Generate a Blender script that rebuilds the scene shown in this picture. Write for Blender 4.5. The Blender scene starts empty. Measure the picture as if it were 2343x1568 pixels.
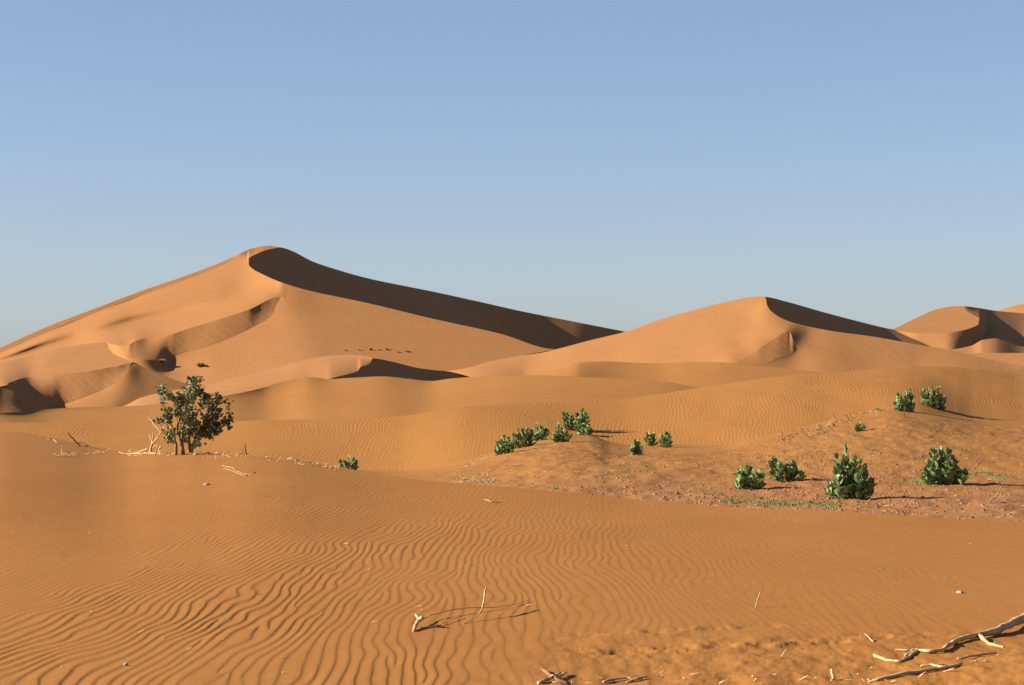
import bpy, math, random
import numpy as np
from mathutils import Vector, Matrix
R = math.radians
# ------------------------------------------------------------------ camera, sky, sun, exposure
F = 4962.0; UC, VC = 1171.0, 784.0; CZ = 1.6        # focal length and centre in picture units, eye height
sc = bpy.context.scene
col = sc.collection
cam_d = bpy.data.cameras.new('camera'); cam = bpy.data.objects.new('camera', cam_d); col.objects.link(cam)
cam_d.sensor_width = 23.6; cam_d.lens = 50.0; cam_d.clip_start = 0.1; cam_d.clip_end = 12000
cam.location = (0, 0, CZ); cam.rotation_euler = (R(90), 0, 0); sc.camera = cam
SUN_EL = 24.0
SUN_AZ = R(184)                    # direction towards the sun, seen from above
world = bpy.data.worlds.new('World'); sc.world = world; world.use_nodes = True
wn = world.node_tree; wn.nodes.clear()
wo = wn.nodes.new('ShaderNodeOutputWorld'); wb = wn.nodes.new('ShaderNodeBackground')
sky = wn.nodes.new('ShaderNodeTexSky'); sky.sky_type = 'NISHITA'; sky.sun_disc = False
sky.sun_elevation = R(SUN_EL)
sky.sun_rotation = math.pi/2 - SUN_AZ
sky.altitude = 0; sky.air_density = 0.8; sky.dust_density = 0.3; sky.ozone_density = 1.0
wb.inputs['Strength'].default_value = 0.0712
# a dusty desert sky: the clear sky's gradient eased, slightly greyed
pre = wn.nodes.new('ShaderNodeMix'); pre.data_type = 'RGBA'; pre.blend_type = 'MULTIPLY'; pre.inputs[0].default_value = 1; pre.inputs[7].default_value = (.1, .1, .1, 1)
gam = wn.nodes.new('ShaderNodeGamma'); gam.inputs[1].default_value = 0.65
wbal = wn.nodes.new('ShaderNodeMix'); wbal.data_type = 'RGBA'; wbal.blend_type = 'MULTIPLY'; wbal.inputs[0].default_value = 1
wbal.inputs[7].default_value = (0.715*5.05, 0.814*5.05, 1.02*5.05, 1)
wn.links.new(sky.outputs[0], pre.inputs[6]); wn.links.new(pre.outputs[2], gam.inputs[0]); wn.links.new(gam.outputs[0], wbal.inputs[6])
wn.links.new(wbal.outputs[2], wb.inputs['Color']); wn.links.new(wb.outputs[0], wo.inputs['Surface'])
sun_d = bpy.data.lights.new('sun', 'SUN'); sun_d.energy = 5.0; sun_d.angle = R(0.5); sun_d.color = (1.0, 0.92, 0.80)
sun = bpy.data.objects.new('sun', sun_d); col.objects.link(sun)
sdir = Vector((math.cos(SUN_AZ)*math.cos(R(SUN_EL)), math.sin(SUN_AZ)*math.cos(R(SUN_EL)), math.sin(R(SUN_EL))))
sun.rotation_euler = sdir.to_track_quat('Z', 'Y').to_euler()
sc.view_settings.view_transform = 'Standard'; sc.view_settings.look = 'None'
sc.view_settings.exposure = 1.48; sc.view_settings.gamma = 1.0; sc.view_settings.use_curve_mapping = False

rng = np.random.default_rng(7); random.seed(7)

# ------------------------------------------------------------------ small helpers
def pchip(xs, ys, x):
    xs = np.asarray(xs, float); ys = np.asarray(ys, float); x = np.asarray(x, float)
    if len(xs) == 1: return np.full_like(x, ys[0])
    h = np.diff(xs); d = np.diff(ys)/h
    m = np.zeros(len(xs)); m[0] = d[0]; m[-1] = d[-1]
    for i in range(1, len(xs)-1):
        if d[i-1]*d[i] > 0:
            w1 = 2*h[i]+h[i-1]; w2 = h[i]+2*h[i-1]
            m[i] = (w1+w2)/(w1/d[i-1]+w2/d[i])
    k = np.clip(np.searchsorted(xs, x)-1, 0, len(xs)-2)
    t = np.clip((x-xs[k])/h[k], 0, 1)
    h00 = 2*t**3-3*t**2+1; h10 = t**3-2*t**2+t; h01 = -2*t**3+3*t**2; h11 = t**3-t**2
    return h00*ys[k]+h10*h[k]*m[k]+h01*ys[k+1]+h11*h[k]*m[k+1]

def curve(spec, U):
    if isinstance(spec, (int, float)): return np.full_like(U, float(spec))
    p = sorted(spec); return pchip([a[0] for a in p], [a[1] for a in p], U)

_tab = rng.random((256, 256))
def vnoise(x, y):
    xi = np.floor(x).astype(int); yi = np.floor(y).astype(int)
    fx = x-xi; fy = y-yi; fx = fx*fx*(3-2*fx); fy = fy*fy*(3-2*fy)
    a = _tab[xi & 255, yi & 255]; b = _tab[(xi+1) & 255, yi & 255]
    c = _tab[xi & 255, (yi+1) & 255]; d = _tab[(xi+1) & 255, (yi+1) & 255]
    return (a*(1-fx)+b*fx)*(1-fy)+(c*(1-fx)+d*fx)*fy-0.5
def fbm(x, y, o=4):
    s = 0; a = 1
    for i in range(o):
        s = s+a*vnoise(x*2**i+17.3*i, y*2**i-9.1*i); a *= 0.5
    return s
def sstep(a, b, x):
    t = np.clip((x-a)/(b-a), 0, 1); return t*t*(3-2*t)

def tag(o, label=None, cat=None, group=None, kind=None):
    if label: o['label'] = label
    if cat: o['category'] = cat
    if group: o['group'] = group
    if kind: o['kind'] = kind
    return o

def grid_mesh(name, X, Y, Z, mat, keep=None, slip=None):
    nr, nc = X.shape
    co = np.stack([X, Y, Z], -1).reshape(-1, 3).astype(np.float32)
    i = np.arange(nr*nc).reshape(nr, nc)
    q = np.stack([i[:-1, :-1], i[:-1, 1:], i[1:, 1:], i[1:, :-1]], -1)
    if keep is not None: q = q[keep]
    q = q.reshape(-1, 4)
    me = bpy.data.meshes.new(name)
    me.vertices.add(len(co)); me.vertices.foreach_set('co', co.ravel())
    me.loops.add(q.size); me.loops.foreach_set('vertex_index', q.ravel().astype(np.int32))
    me.polygons.add(len(q)); me.polygons.foreach_set('loop_start', np.arange(0, q.size, 4, dtype=np.int32))
    me.polygons.foreach_set('loop_total', np.full(len(q), 4, dtype=np.int32))
    me.polygons.foreach_set('use_smooth', np.ones(len(q), dtype=bool))
    me.update(calc_edges=True)
    if slip is not None:
        at = me.attributes.new('slip', 'FLOAT', 'POINT'); at.data.foreach_set('value', slip.ravel().astype(np.float32))
    me.materials.append(mat)
    o = bpy.data.objects.new(name, me); col.objects.link(o)
    o['kind'] = 'structure'
    return o

def tps(pts):
    """smooth surface through points (u, v, distance): a thin plate on 1/distance, so flat slopes stay flat"""
    P = np.array([[p[0], p[1], 1.0/p[2]] for p in pts]); k = 1000.0
    A = P[:, :2]/k; n = len(A)
    d2 = ((A[:, None]-A[None])**2).sum(-1); Kk = np.where(d2 > 0, .5*d2*np.log(np.maximum(d2, 1e-12)), 0)+np.eye(n)*2e-5
    Q = np.hstack([np.ones((n, 1)), A]); M = np.block([[Kk, Q], [Q.T, np.zeros((3, 3))]])
    w = np.linalg.solve(M, np.concatenate([P[:, 2], np.zeros(3)]))
    def f(u, v):
        u, v = np.broadcast_arrays(np.asarray(u, float)/k, np.asarray(v, float)/k)
        r = w[n]+w[n+1]*u+w[n+2]*v
        for i in range(n):
            e = (u-A[i, 0])**2+(v-A[i, 1])**2
            r = r+w[i]*.5*e*np.log(np.maximum(e, 1e-12))
        return 1.0/r
    return f
def plane(a_, b_, u0, v0, y0):
    c_ = CZ-(v0-VC)/F*y0-a_*(u0-UC)/F*y0-b_*y0
    return lambda u, v: (CZ-c_)/(b_+(v-VC)/F+a_*(u-UC)/F)
BODY = {}
def loft(key, name, U, rails, mat, rows=24, sigma=0.12, detail=None, uniform=False, build=True, back=((1.12, -.25), (1.3, -.25))):
    """rails run from near to far; each is dict(v=..., Y=... | g=... | gb=..., sharp, slip, n)"""
    U = np.asarray(U, float); K = len(rails)
    V = [curve(r['v'], U) for r in rails]; Yr = [None]*K; Zr = [None]*K
    def usm(y, sig):                                   # ease a rail's distance along the picture
        if sig <= 0: return y
        g = np.arange(U[0], U[-1], 2.0); yy = np.interp(g, U, y); m = int(1.5*sig); w = np.exp(-.5*(np.arange(-m, m+1)*2/sig)**2); w /= w.sum()
        pad = np.concatenate([2*yy[0]-yy[m:0:-1], yy, 2*yy[-1]-yy[-2:-m-2:-1]])
        return np.interp(U, g, np.convolve(pad, w, 'valid'))
    def setr(k, y): Yr[k] = y; Zr[k] = CZ-(V[k]-VC)/F*y
    for k, r in enumerate(rails):
        if 'f' in r:
            setr(k, r['f'](U, V[k])+(curve(r['dY'], U) if 'dY' in r else 0))
        elif 'plane' in r:
            a_, b_, u0, v0, y0 = r['plane']; c_ = CZ-(v0-VC)/F*y0-a_*(u0-UC)/F*y0-b_*y0
            y = (CZ-c_)/(b_+(V[k]-VC)/F+a_*(U-UC)/F)
            if 'Y' in r:                               # plane left of u=r['upto'], given distances right of it
                w = sstep(r['upto']-r.get('fade', 8), r['upto']+r.get('fade', 8), U); y = y*(1-w)+curve(r['Y'], U)*w
            setr(k, y)
        elif 'Y' in r: setr(k, usm(curve(r['Y'], U), r.get('s', 14)))
    full = [k for k in range(K) if Yr[k] is not None and 'w' not in rails[k]]
    def mid(k):
        a = max([f for f in full if f < k]); b = min([f for f in full if f > k])
        q = (V[k]-VC)/F; dz = Zr[b]-Zr[a]; dy = Yr[b]-Yr[a]; den = dz+q*dy
        t = np.where(np.abs(den) > 1e-6, (CZ-Zr[a]-q*Yr[a])/np.where(np.abs(den) > 1e-6, den, 1), .5)
        return Yr[a]+np.clip(t, 0, 1)*dy
    for k, r in enumerate(rails):
        if 'w' in r:
            w = curve(r['w'], U); setr(k, w*Yr[k]+(1-w)*mid(k))
    full2 = [k for k in range(K) if Yr[k] is not None]
    for k, r in enumerate(rails):
        if 'mid' in r:
            full = [f for f in full2]; setr(k, mid(k)+curve(r['mid'], U))
    for k, r in enumerate(rails):
        if 'g' in r:
            g = usm(curve(r['g'], U), 30); y1, z1 = Yr[k-1], Zr[k-1]
            setr(k, usm((CZ-z1+g*y1)/(g+(V[k]-VC)/F), r.get('s', 14)))
    for k in range(K-1, -1, -1):
        if 'gb' in rails[k]:
            g = usm(curve(rails[k]['gb'], U), 30); y1, z1 = Yr[k+1], Zr[k+1]
            setr(k, usm((CZ-z1+g*y1)/(g+(V[k]-VC)/F), rails[k].get('s', 20)))
    assert all(y is not None for y in Yr), key
    # groups between sharp rails
    sharp = [0]+[k for k in range(1, K-1) if rails[k].get('sharp')]+[K-1]
    Ys, Zs, Sl = [], [], []
    for a, b in zip(sharp[:-1], sharp[1:]):
        n = sum(rails[k].get('n', rows) for k in range(a, b))
        t = np.linspace(0, 1, n+1); s = (b-a)*(t if uniform else (0.25*t+0.75*(.5-.5*np.cos(math.pi*t))))
        kk = np.minimum(s.astype(int), b-a-1); ff = s-kk
        YA = np.stack(Yr[a:b+1]); ZA = np.stack(Zr[a:b+1])
        P = YA[kk]*(1-ff)[:, None]+YA[kk+1]*ff[:, None]
        Q = ZA[kk]*(1-ff)[:, None]+ZA[kk+1]*ff[:, None]
        if rails[a].get('sheet'):                      # rows between these rails lie on one smooth surface
            VA = np.stack(V[a:b+1]); VV = VA[kk]*(1-ff)[:, None]+VA[kk+1]*ff[:, None]
            P = rails[a]['sheet'](U[None]+0*VV, VV); Q = CZ-(VV-VC)/F*P
            P[0], Q[0], P[-1], Q[-1] = YA[0], ZA[0], YA[-1], ZA[-1]
        SLr = np.stack([curve(rails[a+k].get('slip', 0), U) for k in range(b-a)]); sl = SLr[kk]
        if b-a > 1 and not rails[a].get('sheet'):
            sg = max(1.0, sigma*n/(b-a)*2); m = int(min(3*sg, n-1)); w = np.exp(-.5*(np.arange(-m, m+1)/sg)**2); w /= w.sum()
            def sm(A):
                pad = np.concatenate([2*A[:1]-A[m:0:-1], A, 2*A[-1:]-A[-2:-m-2:-1]])
                return sum(wi*pad[i:i+len(A)] for i, wi in enumerate(w))
            P = sm(P); Q = sm(Q)
        if a: P, Q, sl = P[1:], Q[1:], sl[1:]
        Ys.append(P); Zs.append(Q); Sl.append(sl)
    Y = np.concatenate(Ys); Z = np.concatenate(Zs); S = np.concatenate(Sl)
    vis_rows = len(Y)
    y, z = Y[-1], Z[-1]
    for fac, sl_ in back:
        y2 = Yr[-1]*fac; z2 = z+(y2-y)*sl_
        for t in np.linspace(0, 1, 9)[1:]:
            Y = np.vstack([Y, (y+(y2-y)*t)[None]]); Z = np.vstack([Z, (z+(z2-z)*t)[None]]); S = np.vstack([S, 0*y[None]])
        y, z = y2, z2
    # front skirt, under the dune in front
    Y = np.vstack([(Y[0]*0.93)[None], Y]); Z = np.vstack([(Z[0]-0.05*Yr[0])[None], Z]); S = np.vstack([S[:1], S])
    X = (U[None]-UC)/F*Y
    if detail is not None: Z = Z+detail(X, Y, Z, U)
    d = np.abs(np.diff(Y, axis=0))+np.abs(np.diff(Z, axis=0))
    keep = ~((d[:, :-1] < 1e-4) & (d[:, 1:] < 1e-4))
    BODY[key] = (U, Y[1:vis_rows+1], Z[1:vis_rows+1])
    if build: return grid_mesh(name, X, Y, Z, mat, keep, S)

def hit(key, u, v):
    """point of a dune's surface behind the picture position (u, v)"""
    U, Y, Z = BODY[key]
    i = int(np.clip(np.searchsorted(U, u)-1, 0, len(U)-2)); t = (u-U[i])/(U[i+1]-U[i]); t = min(max(t, 0), 1)
    y = Y[:, i]*(1-t)+Y[:, i+1]*t; z = Z[:, i]*(1-t)+Z[:, i+1]*t
    vv = VC-(z-CZ)*F/y
    for k in range(len(y)-1):
        if (vv[k]-v)*(vv[k+1]-v) <= 0 and vv[k] != vv[k+1]:
            s = (vv[k]-v)/(vv[k]-vv[k+1]); yy = y[k]+(y[k+1]-y[k])*s; zz = z[k]+(z[k+1]-z[k])*s
            return Vector(((u-UC)/F*yy, yy, zz))
    k = int(np.argmin(np.abs(vv-v)))
    return Vector(((u-UC)/F*y[k], y[k], z[k]))
def ground(key, x, yv):
    """height of a dune's surface at world (x, y)"""
    U, Y, Z = BODY[key]; u = UC+x/yv*F
    i = int(np.clip(np.searchsorted(U, u)-1, 0, len(U)-2)); t = min(max((u-U[i])/(U[i+1]-U[i]), 0), 1)
    y = Y[:, i]*(1-t)+Y[:, i+1]*t; z = Z[:, i]*(1-t)+Z[:, i+1]*t
    return float(np.interp(yv, y, z))
def cols(u0, u1, step, out0=-1500, out1=3900, ostep=30):
    a = np.arange(out0, u0, ostep) if out0 < u0 else np.array([]); b = np.arange(u0, u1, step)
    c = np.arange(u1, out1, ostep) if out1 > u1 else np.array([])
    return np.concatenate([a, b, c])

# ------------------------------------------------------------------ materials
def nodes(m):
    m.use_nodes = True; nt = m.node_tree; nt.nodes.clear()
    out = nt.nodes.new('ShaderNodeOutputMaterial'); b = nt.nodes.new('ShaderNodeBsdfPrincipled')
    nt.links.new(b.outputs[0], out.inputs['Surface']); return nt, b
def N(nt, t, **kw):
    n = nt.nodes.new(t)
    for k, v in kw.items():
        if k in n.inputs: n.inputs[k].default_value = v
        else: setattr(n, k, v)
    return n
def math_(nt, op, a, b=None, c=None):
    n = nt.nodes.new('ShaderNodeMath'); n.operation = op
    for i, s in enumerate((a, b, c)):
        if s is None: continue
        if isinstance(s, (int, float)): n.inputs[i].default_value = s
        else: nt.links.new(s, n.inputs[i])
    return n.outputs[0]
def ramp(nt, fac, stops):
    r = nt.nodes.new('ShaderNodeValToRGB'); e = r.color_ramp.elements
    while len(e) < len(stops): e.new(0.5)
    for el, (p, c) in zip(e, stops): el.position = p; el.color = (*c, 1)
    nt.links.new(fac, r.inputs[0]); return r.outputs[0]
def noise(nt, vec, scale, detail=3, rough=0.5):
    n = nt.nodes.new('ShaderNodeTexNoise'); n.inputs['Scale'].default_value = scale
    n.inputs['Detail'].default_value = detail; n.inputs['Roughness'].default_value = rough
    if vec is not None: nt.links.new(vec, n.inputs['Vector'])
    return n.outputs[0]
def mapping(nt, vec, sc_, rot=(0, 0, 0)):
    m = nt.nodes.new('ShaderNodeMapping'); m.inputs['Scale'].default_value = sc_; m.inputs['Rotation'].default_value = rot
    nt.links.new(vec, m.inputs['Vector']); return m.outputs[0]

def sand_mat(name, base, dark, patch=1.0, ripple=None, streak=None, grain=None, lump=None, speck=None, soil=None):
    """base/dark: two natural sand tones mixed in patches of `patch` metres.
    ripple=(wavelength, height, lean, warp length); streak=(spacing, height); grain=(size, height)"""
    m = bpy.data.materials.new(name); nt, b = nodes(m); L = nt.links
    geo = nt.nodes.new('ShaderNodeNewGeometry').outputs['Position']
    f = noise(nt, mapping(nt, geo, (1/patch, 0.6/patch, 1/patch)), 1.0, 5, 0.55)
    c = ramp(nt, f, [(0.36, dark), (0.62, base)])
    f2 = noise(nt, geo, 9.0/patch, 4, 0.7)
    mix = N(nt, 'ShaderNodeMix', data_type='RGBA', blend_type='MULTIPLY'); mix.inputs[0].default_value = 0.35
    L.new(c, mix.inputs[6]); L.new(ramp(nt, f2, [(0.3, (0.82, 0.79, 0.76)), (0.7, (1, 1, 1))]), mix.inputs[7])
    colr = mix.outputs[2]
    if speck:
        f3 = noise(nt, mapping(nt, geo, (1, 0.45, 1)), speck[0], 6, 0.7)
        fm = noise(nt, mapping(nt, geo, (.35, 0.16, 1)), 1.0, 3, 0.6)
        fac = math_(nt, 'MULTIPLY', ramp(nt, f3, [(0.42, (0, 0, 0)), (0.60, (1, 1, 1))]), ramp(nt, fm, [(0.42, (0, 0, 0)), (0.58, (1, 1, 1))]))
        mx = N(nt, 'ShaderNodeMix', data_type='RGBA'); L.new(math_(nt, 'MULTIPLY', fac, speck[2]), mx.inputs[0])
        L.new(colr, mx.inputs[6]); mx.inputs[7].default_value = (*speck[1], 1); colr = mx.outputs[2]
    if soil:                                           # compacted brown soil in the low part of the pan
        sp = nt.nodes.new('ShaderNodeSeparateXYZ'); L.new(geo, sp.inputs[0])
        ny = noise(nt, mapping(nt, geo, (.5, .5, .5)), 1.0, 5, .7)
        mr = nt.nodes.new('ShaderNodeMapRange'); L.new(math_(nt, 'ADD', sp.outputs[1], math_(nt, 'MULTIPLY', ny, 9.0)), mr.inputs[0])
        for q_, v_ in ((1, 34.0), (2, 41.5), (3, .75), (4, 0.0)): mr.inputs[q_].default_value = v_
        mx = N(nt, 'ShaderNodeMix', data_type='RGBA'); L.new(mr.outputs[0], mx.inputs[0]); L.new(colr, mx.inputs[6]); mx.inputs[7].default_value = (*soil, 1); colr = mx.outputs[2]
    L.new(colr, b.inputs['Base Color'])
    b.inputs['Roughness'].default_value = 0.95; b.inputs['Specular IOR Level'].default_value = 0.08
    sep = nt.nodes.new('ShaderNodeSeparateXYZ'); L.new(geo, sep.inputs[0])
    H = None
    def add(h, k):
        nonlocal H
        t = math_(nt, 'MULTIPLY', h, k); H = t if H is None else math_(nt, 'ADD', H, t)
    if ripple:
        lam, amp, lean, wl = ripple
        w1 = noise(nt, mapping(nt, geo, (1/(wl*.5), 1/(wl*2), 0)), 1.0, 2, 0.5)
        w2 = noise(nt, mapping(nt, geo, (1/(wl*5), 1/(wl*9), 0)), 1.0, 1, 0.5)
        ph = math_(nt, 'ADD', sep.outputs[0], math_(nt, 'MULTIPLY', sep.outputs[1], lean))
        ph = math_(nt, 'ADD', ph, math_(nt, 'MULTIPLY', w1, lam*2.6))
        ph = math_(nt, 'ADD', ph, math_(nt, 'MULTIPLY', w2, lam*9))
        s = math_(nt, 'SINE', math_(nt, 'MULTIPLY', ph, 2*math.pi/lam))
        am = noise(nt, mapping(nt, geo, (1/(wl*4), 1/(wl*7), 0)), 1.0, 3, 0.55)
        s = math_(nt, 'MULTIPLY', s, ramp(nt, am, [(0.36, (.08, .08, .08)), (0.62, (1, 1, 1))]))
        att = nt.nodes.new('ShaderNodeAttribute'); att.attribute_name = 'slip'
        s = math_(nt, 'MULTIPLY', s, math_(nt, 'SUBTRACT', 1.0, att.outputs['Fac']))
        add(s, amp)
    if streak:
        sp, amp = streak
        d = math_(nt, 'ADD', math_(nt, 'MULTIPLY', sep.outputs[0], 0.72), math_(nt, 'MULTIPLY', sep.outputs[1], 0.69))
        cmb = nt.nodes.new('ShaderNodeCombineXYZ'); L.new(math_(nt, 'MULTIPLY', d, 1/sp), cmb.inputs[0]); L.new(math_(nt, 'MULTIPLY', sep.outputs[2], .12/sp), cmb.inputs[1])
        n1 = noise(nt, cmb.outputs[0], 1.0, 4, 0.62)
        att = nt.nodes.new('ShaderNodeAttribute'); att.attribute_name = 'slip'
        add(math_(nt, 'MULTIPLY', n1, att.outputs['Fac']), amp)
    if grain: add(noise(nt, geo, 1/grain[0], 4, 0.6), grain[1])
    if lump: add(noise(nt, mapping(nt, geo, (1, .5, 1)), 1/lump[0], 5, 0.65), lump[1])
    if H is not None:
        bp = nt.nodes.new('ShaderNodeBump'); bp.inputs['Distance'].default_value = 1.0; bp.inputs['Strength'].default_value = 1.0
        L.new(H, bp.inputs['Height']); L.new(bp.outputs[0], b.inputs['Normal'])
    return m

FAR_A, FAR_B = (0.285, 0.129, 0.045), (0.270, 0.118, 0.038)
MID_A, MID_B = (0.278, 0.121, 0.030), (0.262, 0.110, 0.026)
NEAR_A, NEAR_B = (0.275, 0.115, 0.027), (0.258, 0.104, 0.022)
m_far = sand_mat('far_dune_sand', FAR_A, FAR_B, 60, ripple=None, streak=(1.6, 0.13), lump=(9, .10), grain=(.9, .035))
m_mid = sand_mat('mid_dune_sand', MID_A, MID_B, 18, ripple=(0.26, 0.0009, 0.1, 1.6), streak=(.6, .2), lump=(3.0, .03))
m_rip = sand_mat('rippled_sand', MID_A, MID_B, 6, ripple=(0.092, 0.0015, -0.06, 0.6), grain=(.05, .002), lump=(1.2, .02))
m_near = sand_mat('foreground_sand', NEAR_A, NEAR_B, 2.5, grain=(.012, .0014), lump=(.25, .006))
m_floor = sand_mat('trampled_sand', (0.278, 0.124, 0.032), (0.260, 0.111, 0.027), 2.0, grain=(.05, .012), lump=(.22, .013), speck=(6.0, (0.13, 0.053, 0.021), .38), soil=(0.235, 0.106, 0.042))

# ------------------------------------------------------------------ far dunes
SIL_M = [(-1500, 955), (-60, 822), (0, 796), (110, 747), (215, 707), (336, 661.5), (420, 633), (487, 608), (537, 586), (581, 567.5), (611, 562.5), (639, 566), (721, 601), (786, 622), (837, 636), (992, 668), (1089, 689), (1186, 711), (1302, 734), (1430, 759), (1600, 790), (3900, 850)]
def plane3(*pts):
    M = np.array([[p[0]/1000, p[1]/1000, 1] for p in pts]); w = np.linalg.solve(M, [1/p[2] for p in pts])
    return lambda u, v: 1/(w[0]*u/1000+w[1]*v/1000+w[2])
def on(f, *pts): return [(u, v, float(f(u, v))) for u, v in pts]
P1 = plane(.22, .17, 567, 600, 515); P2 = plane(-.05, .30, 643, 681, 437)
P1L = plane3((587, 744, 422), (386, 828, 406), (700, 835, float(P2(700, 835))))
TL = tps(on(P2, (648, 650), (660, 700), (720, 668), (760, 720), (720, 740), (837, 693), (800, 760), (900, 709), (992, 730), (900, 770), (1050, 770), (1147, 765), (1263, 799), (1600, 808), (760, 800), (720, 830), (900, 850), (900, 905), (1300, 860), (1600, 905), (1100, 905))
    + on(P1L, (470, 794), (537, 768), (587, 744), (406, 812), (386, 828), (560, 850), (600, 790), (600, 830), (400, 855), (480, 830), (500, 870), (450, 905), (300, 870), (300, 905))
    + [(643, 682, 437), (620, 722, 427), (256, 804, 412), (285, 818, 402), (330, 823, 400), (365, 826, 402.5), (200, 806, 412), (100, 870, 405), (0, 905, 395), (-60, 872, 400), (-1500, 990, 380), (-1500, 960, 400), (3900, 815, 400), (3900, 905, 375), (2500, 850, 395)])
TU = tps(on(P1, (-60, 832), (0, 808), (110, 759), (215, 717), (336, 672), (420, 642), (487, 617), (537, 597), (567, 600), (300, 715), (400, 690), (500, 650), (450, 715), (560, 670), (90, 790), (436, 750), (503, 730), (570, 708), (40, 825), (-60, 870), (170, 770), (400, 730), (369, 768))
    + on(P2, (648, 650), (700, 664), (690, 720), (760, 679), (760, 730), (720, 780)) + [(641, 680, 437), (612, 692, 432), (238, 785, 417), (268, 790, 410), (292, 790, 408.5), (309, 781, 411), (335, 774, 415)]
    + [(-1500, 959, 400), (-1000, 930, 410), (-400, 880, 425)])
def TA2(u, v):                                         # the upper slope with a low rolling ridge across its left part
    vr = pchip([-200, 0, 110, 201, 302, 402, 487, 560, 700], [850, 819, 784, 758, 728, 706, 689, 668, 640], u)
    am = pchip([-200, 0, 110, 201, 302, 402, 487, 560, 700], [0, 7, 7, 6.5, 8, 7, 3.5, 0, 0], u)
    d = (v-vr)/11.5
    w = sstep(628, 658, u)
    return 1/((1-w)/(TU(u, v)+am*np.tanh(d)*np.exp(-(d/3.2)**2)*sstep(0, 18, v-pchip([-1500, -60, 0, 110, 215, 336, 420, 487, 560, 700], [960, 832, 808, 759, 717.5, 672, 642.5, 617, 592, 660], u)))+w/TL(u, v))
def TLO(u, v):
    return TL(u, v)
PH = plane(-.6, .12, 639, 566, 566)
THs = tps(on(PH, (567, 600), (580, 585), (600, 600), (604, 574), (639, 566), (597, 629), (648, 653), (721, 601), (721, 680), (837, 636), (837, 720), (992, 668), (992, 760), (900, 652), (900, 735), (1050, 680), (1050, 775), (760, 650))
    + [(1120, 696, 715), (1186, 711, 732), (1302, 734, 752), (1430, 759, 775), (1600, 790, 790), (1147, 795, 672), (1263, 825, 690), (1430, 835, 735), (1302, 780, 718), (1600, 840, 760), (3900, 850, 900), (3900, 840, 900)])
def TH(u, v): return np.where(u <= 566, P1(u, v)+.3, THs(u, v))
def CAP(u, v):
    k = sstep(535, 562, u); left = P1(u, v+11)+pchip([-1500, 300, 450, 545, 700], [4.6, 4.6, 6.5, 8.5, 9], u)
    top = pchip([-1500, 535, 560, 581, 600, 620, 639, 700], [530, 530, 541, 559, 568, 571, 568, 568], u)
    return np.where(u >= 639, TH(u, v)+1, top*k+left*(1-k))
loft('main', 'great_dune', cols(-60, 1600, 2.0), [
    dict(v=905, f=TLO, sheet=TLO, n=44),
    dict(v=[(-1500, 960), (-60, 872), (0, 850), (200, 806), (237, 785.5), (256, 804), (285, 818), (330, 823), (365, 826), (386, 828), (406, 812), (470, 794), (537, 768), (587, 744), (620, 722), (643, 681.5), (660, 700), (700, 720), (900, 776), (1100, 805), (1270, 813), (1600, 815), (3900, 815)],
         f=TLO, slip=[(-1500, 0), (230, 0), (250, .2), (380, .3), (400, 1), (600, 1), (645, .5), (655, 0), (3900, 0)], sharp=True, n=24),
    dict(v=[(-1500, 959), (-60, 871), (0, 849), (200, 803), (238, 784.5), (268, 790), (292, 790), (309, 781), (335, 774), (369, 770.5), (436, 750.5), (503, 730), (570, 708), (641, 679), (660, 699), (700, 719), (900, 775), (1100, 804), (1263, 812), (1600, 814), (3900, 814)],
         f=TA2, sheet=TA2, sharp=True, n=46),
    dict(v=[(-1500, 960), (-60, 832), (0, 808), (110, 759), (215, 717.5), (336, 672), (420, 642.5), (487, 617), (537, 597), (560, 592), (566, 595), (568, 603), (571, 609), (597, 626), (648, 648), (702, 664), (837, 693), (992, 730), (1147, 764.7), (1263, 798.8), (1600, 808), (3900, 808)],
         f=TA2, sharp=True),
    dict(v=[(-1500, 960), (-60, 831.8), (0, 807.8), (110, 758.8), (215, 717.3), (336, 671.8), (420, 642.3), (487, 616.8), (537, 596.8), (560, 591.8), (566, 594.8), (568, 603.5), (571, 611), (597, 629), (648, 653), (702, 674), (837, 720), (992, 760), (1147, 795), (1263, 825), (1600, 840), (3900, 840)],
         f=TH, sharp=True, slip=[(-1500, .5), (560, .5), (640, 0), (900, 0), (1050, .5), (1120, 1), (3900, 1)]),
    dict(v=[(-1500, 960), (-60, 831.6), (0, 807.6), (110, 758.6), (215, 717.1), (336, 671.6), (420, 642.1), (487, 616.6), (537, 596.6), (560, 591.6), (566, 593), (572, 588.5), (581, 584), (604, 574), (625, 569), (639, 566.6), (721, 601.1), (786, 622), (837, 636), (992, 668), (1089, 689), (1186, 711), (1302, 734), (1430, 759), (1600, 790), (3900, 850)],
         f=TH, sharp=True, slip=[(-1500, .9), (500, .9), (566, 0), (3900, 0)], n=14),
    dict(v=SIL_M, f=CAP),
], m_far, rows=20, sigma=.3)

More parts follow.
